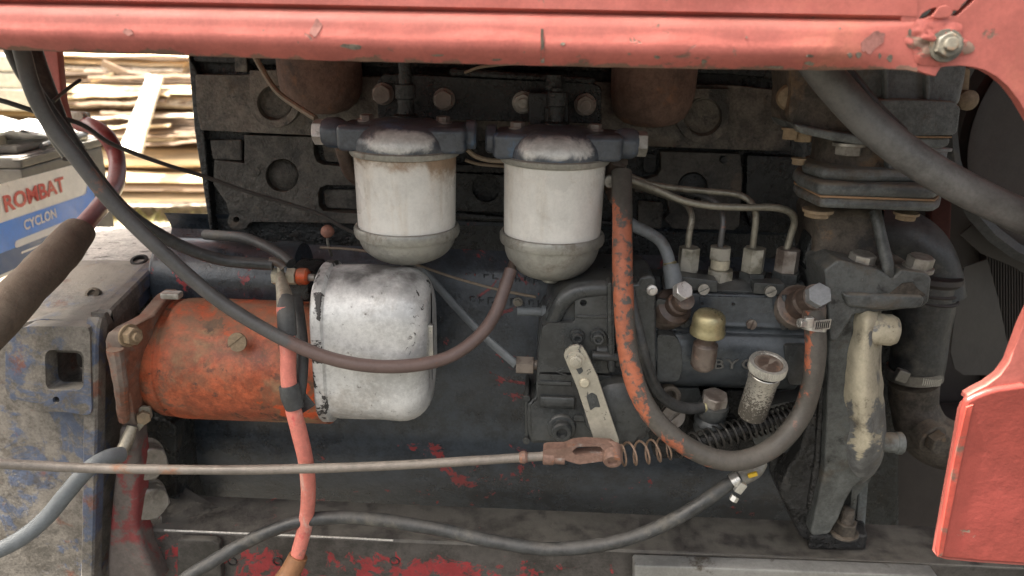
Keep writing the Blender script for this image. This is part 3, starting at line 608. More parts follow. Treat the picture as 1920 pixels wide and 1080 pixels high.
# cylinder head face
hd = prism([(366, 140), (452, 141), (470, 139), (1372, 160), (1478, 172), (1482, 283), (1392, 281), (1210, 274), (590, 254), (376, 244), (368, 200)], YB - .004, .03, bev=.003, r=4)
T.part('cylinder_head', hd, M['head'])
T.part('head_top', prism([(356, 60), (1460, 60), (1470, 150), (1370, 140), (470, 122), (362, 116)], YB + .006, .02, bev=.003), M['blockdark'])
T.part('head_lug', prism([(438, 100), (462, 100), (464, 136), (440, 135)], YB - .002, .02, bev=.002), M['head'])
for (x, y, ro, ri, yt) in ((515, 193, 47, 33, 132), (1318, 219, 50, 36, 166)):
    o = [(x - ro, yt), (x + ro, yt)] + [(x + ro * math.cos(a), y + ro * math.sin(a)) for a in [math.pi * k / 16 for k in range(17)]]
    bs_ = T.part('core_plug_boss', prism(o, YB - .015, .018, holes=[circ(x, y, ri, 28)], bev=.003), M['head'])
    s = S(x, y, YB)
    T.part('core_plug', lathe([(ri * s * .985, -.001), (ri * s * .98, .0035), (ri * s * .9, .004), (ri * s * .84, -.0005), (ri * s * .5, .0012), (0, .002)], P(x, y, YB - .005), FR, 32), M['head'], bs_)
# raised faces of the block, left side
pl_ = [(458, 253), (586, 257), (589, 290), (594, 303), (606, 309), (664, 314), (690, 316), (690, 348), (612, 347), (600, 352), (596, 364), (598, 386), (606, 396), (690, 402), (690, 420), (607, 418), (474, 416), (466, 420), (462, 428), (452, 432), (437, 431), (428, 423), (426, 412), (431, 402), (424, 380), (400, 345), (402, 300), (458, 306)]
fp = T.part('block_face', prism(pl_, YB, .02, holes=[circ(529, 329, 31, 26), circ(443, 412, 5.5, 12)], bev=.0028, seg=3), M['block'])
s = S(529, 329, YB)
T.part('core_plug', lathe([(33 * s, -.004), (30 * s, -.002), (25 * s, .0005), (12 * s, .003), (0, .0036)], P(529, 330, YB + .010), FR, 28), M['block'], fp)
T.part('block_face', prism([(392, 262), (452, 262), (454, 302), (398, 300)], YB + .004, .01, bev=.003), M['block'])
T.part('casting_pad', prism(circ(463, 366, 12, 16, 7), YB - .001, .005, bev=.001), M['block'], fp)
T.part('casting_pad', prism(circ(480, 322, 8, 12, 9), YB - .001, .004, bev=.001), M['block'], fp)
T.part('core_recess', prism([(602, 262), (660, 265), (664, 305), (610, 303)], YB + .008, .006, bev=.002, r=8), M['block'])
T.part('core_recess', prism([(606, 356), (690, 356), (690, 394), (610, 390)], YB + .008, .006, bev=.002, r=8), M['block'])
# between and behind the filters
T.part('rib', prism([(690, 300), (950, 312), (950, 326), (690, 318)], YB + .002, .012, bev=.003), M['blockdark'])
T.part('rib', prism([(850, 398), (960, 408), (1180, 416), (1180, 426), (850, 412)], YB, .012, bev=.003), M['blockdark'])
T.part('block_face', prism([(700, 318), (955, 330), (955, 398), (700, 392)], YB + .005, .01, holes=[circ(912, 352, 27, 20)], bev=.003), M['blockdark'])
# right side faces
pr = [(1238, 284), (1388, 288), (1392, 330), (1386, 424), (1376, 432), (1262, 429), (1246, 412), (1256, 398), (1250, 372), (1232, 366), (1190, 360), (1190, 334), (1212, 336), (1232, 330), (1240, 316)]
fr_ = T.part('block_face', prism(pr, YB, .02, holes=[circ(1299, 351, 28, 24), circ(1356, 299, 7, 12)], bev=.0028, seg=3), M['block'])
T.part('core_plug', lathe([(30 * s, -.004), (27 * s, .0), (14 * s, .003), (0, .0036)], P(1299, 352, YB + .012), FR, 28), M['blockdark'], fr_)
T.part('dowel', lathe([(7 * s, -.002), (6 * s, .004), (3 * s, .003), (0, .003)], P(1356, 299, YB + .004), FR, 14), M['blockdark'], fr_)
T.part('core_recess', prism([(1196, 376), (1244, 380), (1240, 430), (1198, 424)], YB + .008, .006, bev=.002, r=7), M['block'])
T.part('core_recess', prism([(1206, 288), (1232, 289), (1228, 322), (1206, 326)], YB + .008, .006, bev=.002, r=7), M['blockdark'])
T.part('block_face', prism([(1400, 290), (1500, 294), (1512, 440), (1412, 436), (1398, 400)], YB + .001, .02, bev=.004), M['blockdark'])
T.part('front_corner', prism([(352, 100), (372, 140), (382, 244), (400, 440), (394, 440), (364, 245)], YB + .003, .2, bev=.006, seg=3), M['blockdark'])
# crankcase side wall: one long bulging casting
prof = [(418, YB + .014), (432, YB + .022), (447, YB + .028), (470, YB + .018), (520, .866), (600, .852), (690, .838), (770, .827), (830, .823), (880, .828), (920, .838), (960, .858), (1010, .90), (1010, .98), (418, .98)]
n = 60; rings = []
for i in range(n + 1):
    t = i / n; xa = P(318, 760, .83).x; xb = P(1600, 760, .83).x; x = xa + (xb - xa) * t
    ring = []
    for y, YY in prof:
        p = P(960, y, YY); wob = .0012 * mnoise.noise(Vector((x * 9, p.z * 9, 2)))
        ring.append(Vector((x, p.y + wob, p.z)))
    rings.append(ring)
def subring(ring, k=3):
    out = []
    for a, c in zip(ring[:13], ring[1:13]): out += [a.lerp(c, q / k) for q in range(k)]
    return out + ring[12:]
rings = [subring(r) for r in rings]
cc = T.part('crankcase', loft(rings), M['sump'], smooth=50)
# raised foundry marks, worn past reading
rr = random.Random(11); cm = []
for (x0, y0, nn_) in ((872, 512, 8), (880, 556, 9)):
    for k in range(nn_):
        x = x0 + k * 17 + (k > 3) * 8; y = y0 + k * 1.2; YY = lerp_tab([(470, YB + .018), (520, .866), (600, .852)], y) - .0022
        hgt = 13 if k % 3 else 9; st = []
        cm.append(prism([(x, y), (x + 3, y), (x + 3, y + hgt), (x, y + hgt)], YY, .006, bev=.0008))
        cm.append(prism([(x + 3.2, y + (k % 2) * 5), (x + 10, y + (k % 2) * 5), (x + 10, y + 3 + (k % 2) * 5), (x + 3.2, y + 3 + (k % 2) * 5)], YY, .006, bev=.0008))
        if k % 3 != 1: cm.append(prism([(x + 7.5, y + 8), (x + 10.5, y + 6), (x + 10.5, y + hgt), (x + 7.5, y + hgt)], YY, .006, bev=.0008))
fm = B()
for q in cm: fm.join(q)
T.part('foundry_mark', fm, M['sump'], kind='stuff')
T.part('casting_bulge', prism([(330, 800), (352, 806), (352, 930), (334, 936)], .826, .02, bev=.004), M['blockdark'])
T.bolt(P(971, 566, .852), FR, .0045, .004, M['steel'])
T.done()

# exhaust manifold necks, rusty, hanging down behind the hood edge
T = Thing('exhaust_manifold', 'rusty brown exhaust manifold with two rounded necks behind the filters', 'exhaust manifold')
for (x, yb, rw_, Yc) in ((598, 214, 79, .835), (1225, 240, 80, .835)):
    s = S(x, 180, Yc); zb = P(x, yb, Yc).z; c = P(x, 180, Yc)
    prof = [(0.0, 0), (.35, .02), (.62, .10), (.82, .26), (.93, .48), (.985, .75), (1.0, 1.1), (1.0, 2.4)]
    T.part('neck', lathe([(r * rw_ * s, h * rw_ * s) for r, h in prof], Vector((c.x, c.y + .01, zb)), Z, 40, sx=.86, hint=YA).jitter(.0015, 40, x), M['rust'])
T.part('gallery', box((P(900, 60, .85).x, .86, P(900, 40, .85).z), .62, .07, .05, .01), M['rust'])
T.done()

# ================================================================== chassis rail
YR = .70
ZR = P(960, 1023, YR).z; YRB = PZ(960, 957, ZR).y
M['redflange'] = mat('dull_red_flange', (.13, .11, .10), .6, vary=.25, vscale=14, bump=((60, .3, .002),), patches=[dict(color=(.21, .045, .045), scale=14, lo=.50, hi=.58, rough=.6, dist=.5), dict(color=(.05, .045, .04), scale=25, lo=.6, hi=.7, amt=.7)])
T = Thing('chassis_rail', 'worn black and red chassis rail running along the bottom', 'chassis rail')
x0, x1 = P(262, 1000, YR).x, P(1990, 1060, YR).x
nx, b = 60, B(); rings = []
cs = [(YRB + .006, -.004), (YRB + .003, 0), (YR + .02, .0003), (YR + .0025, 0), (YR, -.0025), (YR - .0002, -.03), (YR, -.10), (YR + .008, -.10), (YR + .008, -.008), (YRB + .006, -.008)]
for i in range(nx + 1):
    x = x0 + (x1 - x0) * i / nx; rings.append([Vector((x, y + .0005 * mnoise.noise(Vector((x * 20, y * 30, z * 30))), ZR + z)) for y, z in cs])
b = loft(rings)
for i, v in enumerate(b.v):
    t = (v.x - x0) / (x1 - x0); b.a[i] = (.66 if t < .45 else max(.15, .66 - (t - .45) * 3.0)) if v.z < ZR - .004 else max(.1, .52 - .9 * t)
T.part('rail_beam', b, M['rail'])
for x in (740, 521, 436):
    p = P(x, 1052, YR) + Vector((0, -.0002, 0)); T.part('bolt_hole', lathe([(.0062, -.0005), (.0058, .0012), (.0045, .0012), (.004, -.003), (0, -.004)], p, FR, 22), M['railblack'])
T.part('rail_bracket', prism([(332, 1012), (398, 1014), (412, 1022), (416, 1100), (330, 1100)], YR - .012, .011, bev=.003), M['rail'])
T.part('worn_edge', tube([Vector((x0 + .62, YR + .0006, ZR - .0012)), Vector((x0 + .8, YR + .0007, ZR - .0006)), Vector((x0 + 1.0, YR + .0007, ZR - .0006)), Vector((x0 + 1.1, YR + .0008, ZR - .0009))], .0008, n=8, sub=8), M['clampdull'], label='thin worn line along the right half of the rail edge')
T.part('worn_edge', tube([Vector((x0 + .03, YR + .0006, ZR - .0002)), Vector((x0 + .12, YR + .0007, ZR)), Vector((x0 + .24, YR + .0008, ZR)), Vector((x0 + .30, YR + .001, ZR - .0008))], .0011, n=8, sub=8), M['whiteworn'], label='bright bare metal along the rail edge')
# end fittings at the left: gusset, plate, big bolts
T.part('end_plate', prism([(246, 775), (318, 790), (330, 800), (332, 930), (345, 950), (330, 985), (262, 992), (246, 900)], .745, .03, bev=.004), M['blockdark'])
T.part('gusset', prism3([PZ(300, 985, ZR), PZ(408, 962, ZR), P(352, 935, .765), P(318, 905, .76), P(290, 930, .745)], (0, .012, 0), (), .003), M['rail'])
T.part('end_flange', prism([(222, 800), (250, 802), (258, 872), (256, 986), (272, 1040), (300, 1100), (196, 1100), (206, 960)], .675, .03, bev=.006, seg=3), M['redflange'], label='dull red and grey end flange of the rail')
for (x, y) in ((266, 858), (270, 932)):
    T.bolt(P(x, y, .712), (1, -.8, .05), .0215, .021, M['steel'], washer=1.12, wh=.14, hint=(0.05, -.2, 1))
T.done()
b_ = prism([(1189, 1060), (1280, 1063), (1700, 1078), (1760, 1081), (1760, 1130), (1189, 1130)], YR - .03, .02, bev=.003)
single('flat_bar', b_, M['strip'], 'bare grey flat bar along the bottom edge under the rail', 'bar')

# ================================================================== bell housing at the left
T = Thing('clutch_housing', 'grey and blue worn clutch housing with square window beside the orange starter', 'clutch housing')
YH = .672
front = [(-620, 668), (-10, 655), (8, 640), (40, 606), (80, 598), (170, 602), (182, 608), (184, 700), (182, 900), (178, 1110), (-620, 1110)]
win = rnd([(88, 660), (154, 662), (154, 728), (90, 728)], 14, 5)
T.part('housing_face', prism(front, YH, .05, holes=[win, circ(105, 750, 6, 14)], bev=.006, seg=3), M['bell'])
plate = rnd([(10, 648), (42, 612), (168, 612), (172, 780), (120, 772), (60, 772), (30, 762), (10, 738)], 14)
T.part('face_boss', prism(plate, YH - .017, .02, holes=[rnd([(84, 656), (157, 658), (157, 732), (86, 732)], 16, 5), circ(105, 750, 6.5, 14)], bev=.004, seg=3), M['bell'])
T.part('housing_body', prism([(150, 590), (336, 560), (346, 1010), (340, 1100), (150, 1100)], .79, .4, bev=.01), M['blockdark'])
T.part('window_dark_sheet', prism([(60, 630), (175, 630), (175, 760), (60, 760)], YH + .11, .02), M['black'])  # black sheet added to stand for the shade inside the window
rowsL = []
for (y, YY, xl, xr) in ((604, YH + .004, 36, 184), (585, YH + .02, 50, 198), (548, YH + .07, 74, 240), (498, YH + .125, 108, 288), (488, YH + .14, 114, 300)):
    rowsL.append([P(xl + (xr - xl) * k / 8, y, YY) for k in range(9)])
rowsT = []
for (y, YY, xl, xr) in ((488, YH + .14, 114, 300), (470, YH + .19, 126, 318), (452, YH + .26, 148, 330), (436, YH + .34, 160, 352), (425, YH + .42, 180, 372)):
    rowsT.append([P(xl + (xr - xl) * k / 8, y, YY) for k in range(9)])
def slab(rows, th):
    m_ = len(rows); lo = [[p - Vector((0, -.004, th)) for p in r] for r in rows]
    return loft([r + l[::-1] for r, l in zip(rows, lo)])
T.part('sloping_shoulder', slab(rowsL, .03).jitter(.0012, 40), M['bell'])
tp = T.part('housing_top', slab(rowsT, .05).jitter(.002, 60), M['belldust'])
T.part('top_bolt_hole', lathe([(.010, -.002), (.010, .003), (.007, .0032), (.0065, -.001), (0, -.001)], P(262, 490, YH + .138), (0, -.35, 1), 20), M['black'])
T.part('plug', lathe([(.009, -.003), (.008, .002), (.0045, .003), (.004, 0), (0, 0)], P(174, 552, YH + .064), (0, -.7, .7), 16), M['earth'])
# machined flange rim running down the right edge
path = [(322, 462, YH + .205), (306, 482, YH + .150), (256, 534, YH + .088), (198, 592, YH + .018), (180, 612, YH - .004), (177, 700, YH - .006), (175, 850, YH - .006), (169, 1110, YH - .006)]
rg = []
pp = smoothpts([P(*q) for q in path], 4)
for i, p in enumerate(pp):
    tg = (pp[min(i + 1, len(pp) - 1)] - pp[max(i - 1, 0)]).normalized(); no = tg.cross(X).normalized()
    if no.y > 0: no = -no
    a_ = .0075; h_ = .008
    rg.append([p - X * a_ - no * h_, p - X * a_ + no * h_ * .7, p - X * (a_ - .002) + no * h_, p + X * (a_ - .002) + no * h_, p + X * a_ + no * h_ * .7, p + X * a_ - no * h_])
T.part('flange_rim', loft(rg), M['bell'])
T.done()

# ================================================================== starter motor
T = Thing('starter_motor', 'orange scorched starter motor with rusty mounting flange at lower left', 'starter motor')
YS = .745; s = S(430, 672, YS); ctr = P(430, 673, YS); rS = 113 * s
xl, xr = P(272, 672, YS - .05).x, P(600, 672, YS - .05).x
L_ = xr - xl
T.part('body', lathe([(rS * .72, -.012), (rS * .86, -.010), (rS * .94, 0), (rS * .965, .004), (rS * .975, .013), (rS * .945, .0145), (rS * .945, .0185), (rS * .985, .020), (rS, .028), (rS, L_ * .6), (rS * .995, L_)], Vector((xl, ctr.y, ctr.z)), X, 64), M['starter'])
T.part('drive_end', lathe([(rS * .55, -.045), (rS * .62, -.03), (rS * .80, -.018), (rS * .82, 0)], Vector((xl, ctr.y, ctr.z)), X, 40).jitter(.002, 30), M['starter'])
fo = [(314, 538, .78), (292, 552, .745), (258, 590, .70), (222, 612, .668), (200, 622, .658), (194, 640, .654), (203, 664, .654), (211, 700, .657), (214, 740, .664), (221, 790, .68), (231, 802, .684), (243, 792, .69), (252, 740, .70), (254, 690, .705), (262, 640, .715), (290, 600, .76), (316, 566, .79)]
fo3 = [P(*q) for q in fo]
T.part('mounting_flange', prism3(fo3, X * .016, (), .003, 3), M['flange'])
T.part('flange_web', tube([P(216, 655, .650), P(226, 720, .654), P(232, 785, .676)], [.008, .007, .006], n=10).jitter(.001, 60), M['flange'])
T.bolt(P(226, 628, .650) + X * .008, (1, -.45, .05), .0092, .009, M['tanbolt'], washer=1.25, stud=.004, name='flange_bolt')
T.bolt(P(250, 776, .70), (1, -.5, .1), .0078, .008, M['tanbolt'], washer=1.3, name='flange_bolt')
T.part('clip', box(P(322, 553, .70), .020, .012, .007, .002), M['steel'])
T.part('field_screw', slotted(P(446, 641, YS - rS / s * s + .0055), (0, -.97, .26), .0098, .0025, (1, .2, .8)), M['tanbolt'])
T.part('band_rivet', lathe([(.004, 0), (.004, .001), (.002, .002), (0, .002)], P(260, 716, .692), FR, 12), M['bright'])
# solenoid: the black cylinder above and behind
so_c = P(440, 518, .815); rq = 70 * S(440, 518, .815)
T.part('solenoid', lathe([(rq * .6, -.004), (rq * .93, 0), (rq, .006), (rq, .16), (rq * .96, .166), (rq * .6, .168)], Vector((P(313, 518, .815).x, so_c.y, so_c.z)), X, 48), M['sump'])
tc_ = P(517, 518, .725)
T.part('terminal_stud', lathe([(.004, 0), (.004, .045)], P(512, 518, .727), X, 14), M['steel'])
T.part('terminal_nut', hexa(P(513, 518, .727), X, .0092, .008), M['cream'])
T.part('terminal_nut', hexa(P(540, 518, .727), X, .0092, .009), M['cream'])
T.part('insulator', lathe([(.008, 0), (.009, .002), (.009, .010), (.007, .012)], P(558, 518, .727), X, 22), M['starter'], label='orange terminal insulator')
T.part('terminal_block', box(P(572, 522, .765), .03, .07, .028, .004), M['blockdark'])
T.done()

# silver cover next to the starter
T = Thing('silver_cover', 'dented silver sheet metal cover with chipped black spots right of the starter', 'cover')
Ya, Yc2 = .655, .765
zt_, zb_ = P(700, 487, Ya + .075).z, P(700, 795, Ya + .03).z
x_l, x_r = P(580, 640, Ya).x, P(798, 640, Ya + .01).x
def ringr(x, ins, rad, k=9):
    y0, y1, z0, z1 = Ya + ins, Yc2 - ins, zb_ + ins, zt_ - ins; out = []
    for (cy_, cz_, a0) in ((y0 + rad, z0 + rad * .75, 180), (y1 - rad, z0 + rad, 270), (y1 - rad, z1 - rad, 0), (y0 + rad, z1 - rad, 90)):
        for q in range(k + 1):
            a = R(a0 + 90 * q / k); rz = rad * .75 if a0 == 180 else rad
            out.append(Vector((x, cy_ + rad * math.cos(a), cz_ + rz * math.sin(a))))
    return out
W_ = x_r - x_l; rd = .050
rings = [ringr(x_l, .004, rd), ringr(x_l + .0008, .0005, rd), ringr(x_l + .003, -.0008, rd), ringr(x_l + .011, -.0008, rd), ringr(x_l + .0135, .0022, rd), ringr(x_l + .016, .0022, rd)]
rings += [ringr(x_l + .02 + (W_ - .05) * q / 8, .0018 + .0005 * q / 8, rd) for q in range(9)]
for q in range(1, 8):
    a = R(90 * q / 7); rings.append(ringr(x_r - .030 + .030 * math.sin(a), .0023 + .030 * (1 - math.cos(a)) * .8, rd - .014 * (1 - math.cos(a))))
cb = loft(rings).jitter(.0012, 35, 4)
for i, v in enumerate(cb.v): cb.a[i] = .78 if v.x < x_l + .014 else (.50 if v.x > x_r - .02 else .34 + .3 * math.exp(-((v.z - P(700, 705, Ya).z) / .006) ** 2))
T.part('cover_shell', cb, M['silver'], smooth=48)
T.part('tab', box(P(808, 640, Ya + .030), .006, .008, .038, .0015), M['clamp'])
T.part('tab', box(P(800, 706, Ya + .030), .006, .008, .030, .0015), M['clamp'])
T.done()

# ================================================================== battery
T = Thing('battery', 'dusty grey battery with white and blue label standing at the far left', 'battery')
ZBt = 1.075
C0 = PZ(9, 398, ZBt); du = (PZ(116, 359, ZBt) - C0); du.z = 0; du.normalize(); dv = Z.cross(du)      # dv: into the battery, away from the label
if dv.x > 0: dv = -dv
def uw(px, py):                                # label-face coordinates of a photo pixel
    d = ray(px, py); nrm = dv; t = (C0 - CAM).dot(nrm) / d.dot(nrm); q = CAM + d * t - C0; return q.dot(du), q.z
def BP(u, v, w_): return C0 + du * u + dv * v + Z * w_
uE = uw(204, 350)[0]; wT = uw(100, 300)[1]; wB = uw(0, 545)[1]; u0 = uE - .262
def bbox(ua, ub, v0, v1, w0, w1, bev=.003):
    c = BP((ua + ub) / 2, (v0 + v1) / 2, (w0 + w1) / 2); rot = Matrix((du, dv, Z)).transposed()
    return box(c, abs(ub - ua), abs(v1 - v0), abs(w1 - w0), bev, rot)
T.part('case', bbox(u0, uE, 0, .17, wB, wT, .004), M['battcase'])
T.part('lid', bbox(u0 - .002, uE + .002, -.003, .173, wT + .001, wT + .020, .004), M['battcase'])
T.part('lid_rim', bbox(u0 - .003, uE + .003, -.006, .010, wT + .012, wT + .017, .002), M['battcase'])
T.part('lid_step', bbox(u0 + .02, uE - .015, .012, .16, wT + .021, wT + .034, .005), M['battcase'])
um = (u0 + uE) / 2
hb = [BP(um - .07, -.004, wT + .026), BP(um - .066, -.010, wT + .030), BP(um, -.014, wT + .031), BP(um + .05, -.010, wT + .030), BP(um + .055, -.004, wT + .026)]
T.part('handle', tube(hb, .006, n=10), M['rubber'])
T.part('handle_pivot', lathe([(.010, 0), (.010, .006), (.004, .007), (0, .004)], BP(um + .056, -.004, wT + .028), -dv, 18), M['rubber'])
for u_ in (u0 + .04, uE - .035): T.part('terminal_post', lathe([(.010, 0), (.009, .018), (.007, .019)], BP(u_, .05, wT + .034), Z, 18), M['lug'])
def bpix(pts, off): return B().add([BP(u, -off, w_) for u, w_ in (uw(*p) for p in pts)], [tuple(range(len(pts)))])
def extend(p, q, x):                           # carry a line of the label on to the left of the picture
    return (x, p[1] + (q[1] - p[1]) * (x - p[0]) / (q[0] - p[0]))
def lbl(p): return bpix(p, .0008)
lw = T.part('label', bpix([extend((0, 345), (155, 304), -45), (155, 304), (162, 310), (184, 446), extend((0, 522), (184, 446), -45)], .0008), M['battwhite'])
T.part('blue_band', bpix([extend((0, 418), (155, 366), -45), (155, 366), (160, 362), (163, 347), (172, 344), (181, 400), (158, 414), extend((0, 475), (158, 414), -45)], .0014), M['battblue'], lw)
T.part('navy_band', bpix([extend((0, 475), (158, 414), -45), (158, 414), (150, 440), (150, 452), extend((0, 515), (150, 452), -45)], .0014), M['battdark'], lw)
def btext(body, p0, p1, hpx, m, bold=0.0):
    (ua, wa), (ub, wb) = uw(*p0), uw(*p1); hh = uw(p0[0], p0[1] - hpx)[1] - wa
    size = hh / .70; b = text_B(body, size, .0001, BP(ua, -.002, wa), du, Z, 1.0, bold)
    L = max((v - BP(ua, 0, wa)).dot(du) for v in b.v); k = (ub - ua) / L
    for v in b.v: v += du * ((v - BP(ua, 0, wa)).dot(du) * (k - 1))
    return T.part('lettering', b, m, lw)
btext('ROMBAT', (7, 398), (121, 358), 31, M['printred'], .0011)
btext('CYCLON', (44, 432), (105, 410), 19, M['printwhite'], .0005)
T.part('pill', bpix(rnd([(26, 466), (124, 427), (122, 414), (26, 452)], 6), .0018), M['printwhite'], lw)
T.part('small_line', bpix([(38, 476), (76, 461), (76, 457), (38, 472)], .0018), M['printwhite'], lw)
T.part('small_line', bpix([(82, 458), (122, 442), (122, 437), (82, 454)], .0018), M['printwhite'], lw)
T.done()
# white film lying on the battery
gr = []
for j in range(9):
    row = []
    for i in range(15):
        u = u0 + .01 + .16 * i / 14; v = .0 + .15 * j / 8
        row.append(BP(u + (.02 * math.sin(j * 1.7) if i == 0 else 0), v, wT + .052 + .012 * math.sin(u * 30 + v * 21) + .014 * mnoise.noise(Vector((u * 26, v * 26, 0)))))
    gr.append(row)
single('plastic_film', slab(gr, .0012), M['sheetwhite'], 'crumpled white film lying on top of the battery', 'film', smooth=60)
# positive clamp and cable
T = Thing('battery_cable', 'dark red battery cable looping from its clamp into a dusty brown sleeve', 'battery cable')
cp = [(150, 232, .97), (172, 236, .95), (198, 254, .94), (216, 285, .94), (220, 320, .92), (212, 355, .88), (190, 385, .83), (160, 420, .78), (120, 465, .73)]
T.part('cable', tube([P(*q) for q in cp], .0105, n=16), M['redcable'])
T.part('sleeve', tube([P(148, 433, .765), P(120, 468, .73), P(60, 530, .665), (P(0, 592, .61)), P(-70, 660, .57), P(-260, 830, .52), P(-420, 1010, .48)], [.017, .0195, .0195, .020, .020, .019, .018], n=20).jitter(.0015, 40), M['brownsleeve'])
T.part('clamp', box(P(142, 224, .975), .034, .02, .02, .004).jitter(.002, 60), M['lug'])
T.bolt(P(152, 222, .96), (.2, -1, .4), .007, .008, M['lug'])
T.done()
# ================================================================== filter bracket behind the filters
T = Thing('filter_bracket', 'dark bolted bracket plate carrying the two fuel filters', 'bracket')
YK = .80
T.part('bracket_plate', prism([(708, 150), (720, 138), (1112, 156), (1128, 164), (1128, 232), (708, 222)], YK, .025, bev=.004, seg=3, r=6), M['blockdark'])
T.part('bracket_bar', prism([(842, 128), (1118, 146), (1116, 158), (842, 142)], YK - .008, .02, bev=.003), M['blockdark'])
for (x, y, m, st) in ((719, 176, 'nutbrown', 0), (833, 186, 'nutbrown', 0), (981, 192, 'steel', .004), (1097, 196, 'nutbrown', .002)):
    T.bolt(P(x, y, YK - .001), FR, .0105, .010, M[m], washer=1.12, stud=st)
T.part('support_block', prism([(990, 172), (1066, 176), (1068, 240), (990, 236)], YK - .03, .03, bev=.004), M['blockdark'])
T.part('threaded_stem', lathe([(.009, 0), (.009, .012), (.007, .014), (.007, .03), (.009, .031), (.009, .045)], P(1036, 226, .765), Z, 20), M['blockdark'])
T.done()

# ================================================================== two fuel filters
def fuel_filter(cx, ysh, label, side, stain, bowlk, paint):
    """side -1: fitting on the left, +1: on the right"""
    T = Thing('fuel_filter', label, 'fuel filter', 'fuel filters hanging from the bracket')
    Y0 = .745; s = S(cx, 370 + ysh, Y0); A = P(cx, 370 + ysh, Y0)
    zz = lambda y: P(cx, y + ysh, Y0).z
    C = lambda z: Vector((A.x, A.y, z)); r = lambda px: px * s
    zt = zz(286); zb = zz(424)
    # glass bowl, slightly uneven
    pr = [(r(88), zb - zt - .004)] + [(r(93.2), 0)] ; H = zt - zb
    prof = [(r(80), -.004), (r(90), -.003), (r(91.5), .002)] + [(r(91.5 + 1.8 * k / 10), .002 + (H - .004) * k / 10) for k in range(1, 11)] + [(r(85), H + .002)]
    gl = lathe(prof, C(zb), Z, 56)
    for i, v in enumerate(gl.v):
        t = (v.z - zb) / H; gl.a[i] = stain * max(0, (t - .45) / .55) ** 1.3 + .12 + (.35 * stain if v.x > A.x + r(50) else 0)
    T.part('glass', gl, M['glasswhite'])
    # lower ring and bowl
    T.part('clamp_ring', lathe([(r(92), -.001), (r(97.5), .000), (r(99.5), .003), (r(99.5), .008), (r(97), .0105), (r(93), .011), (r(92.5), .004)], C(zz(438)), Z, 56), M['alu'])
    zc = zz(437); bh = bowlk
    bp_ = [(0.0, -bh)] + [(r(93) * math.cos(R(a)) ** .8 if a < 89 else 0.0, -bh * math.sin(R(a)) ** (1.0)) for a in range(84, -1, -6)] + [(r(93), .0015)]
    ring = [(r(95), 0.002), (r(95), -.002), (r(90), -.0035)]
    T.part('bowl', lathe([(0, -bh)] + [(r(91) * math.sin(R(a)) ** .75, -bh * math.cos(R(a))) for a in range(6, 91, 6)] + [(r(91), .003)], C(zc), Z, 56).jitter(.0006, 50), M['alu'])
    T.part('drain_plug', lathe([(r(12), -.006), (r(17), -.004), (r(19), .006), (r(19), .01)], C(zc - bh), Z, 20), M['alu'])
    # cast head: lip, dome and cross bar
    lip = T.part('head_lip', lathe([(r(88), -.001), (r(99), 0), (r(101), .002), (r(101), .0055), (r(96), .008), (r(80), .0085)], C(zt - .001), Z, 60), M['alu'])
    dm = lathe([(r(98), .005), (r(99.5), .010), (r(97), .017), (r(89), .0245), (r(76), .0295), (r(56), .0328), (r(30), .0345), (0, .035)], C(zt), Z, 60)
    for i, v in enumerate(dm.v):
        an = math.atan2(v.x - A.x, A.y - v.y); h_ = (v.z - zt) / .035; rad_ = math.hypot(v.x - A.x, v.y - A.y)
        dm.a[i] = .45 + .75 * max(0, 1 - (abs(an + .02) / .85) ** 2) * max(0, 1 - (abs(h_ - .52) / .34) ** 2)  # painted highlight, strongest at the middle of the dome front
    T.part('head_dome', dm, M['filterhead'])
    for sg in (-1, 1):
        w0, w1 = (62, 118) if sg == 1 else (62, 112)
        x0, x1 = A.x + sg * r(w0), A.x + sg * r(w1)
        pts = [Vector((A.x + sg * r(40), A.y - r(62), zt + .004)), Vector((x0 + sg * r(8), A.y - r(66), zt + .004)), Vector((x1, A.y - r(58), zt + .004)), Vector((x1, A.y + r(38), zt + .004)), Vector((x0, A.y + r(60), zt + .004))]
        if sg == -1: pts = pts[::-1]
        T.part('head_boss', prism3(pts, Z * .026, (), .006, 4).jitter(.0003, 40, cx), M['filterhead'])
        if sg != side:
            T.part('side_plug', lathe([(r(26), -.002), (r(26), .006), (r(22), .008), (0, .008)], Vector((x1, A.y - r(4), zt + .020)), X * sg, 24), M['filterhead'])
    x1 = A.x + side * r(112)
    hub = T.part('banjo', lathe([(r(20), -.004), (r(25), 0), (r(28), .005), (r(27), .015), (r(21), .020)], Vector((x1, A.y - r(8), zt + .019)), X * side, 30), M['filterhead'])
    T.part('banjo_bolt', hexa(Vector((x1 + side * .0195, A.y - r(8), zt + .019)), X * side, r(23), .0095, (0, .3, 1)), M['bright' if side < 0 else 'steel'], hub)
    T.part('top_screw', lathe([(r(24), 0), (r(24), .006), (r(15), .008), (r(15), .022), (r(19), .023), (r(19), .036), (r(12), .037), (r(12), .060 if side < 0 else .040)], Vector((A.x, A.y + r(20), zt + .030)), Z, 24), M['blockdark'])
    for sg in (-1, 1):
        T.bolt(Vector((A.x + sg * r(70), A.y + r(8), zt + .030)), Z, r(13), .005, M['nutbrown'], washer=1.3)
    T.done(); return A, zt, s, r
F1 = fuel_filter(762, 0, 'left fuel filter with brown-stained white glass and round dark head', -1, .88, .0300, 0)
F2 = fuel_filter(1037, 14, 'right fuel filter with cleaner white glass and chipped blue head', 1, .12, .0400, 1)

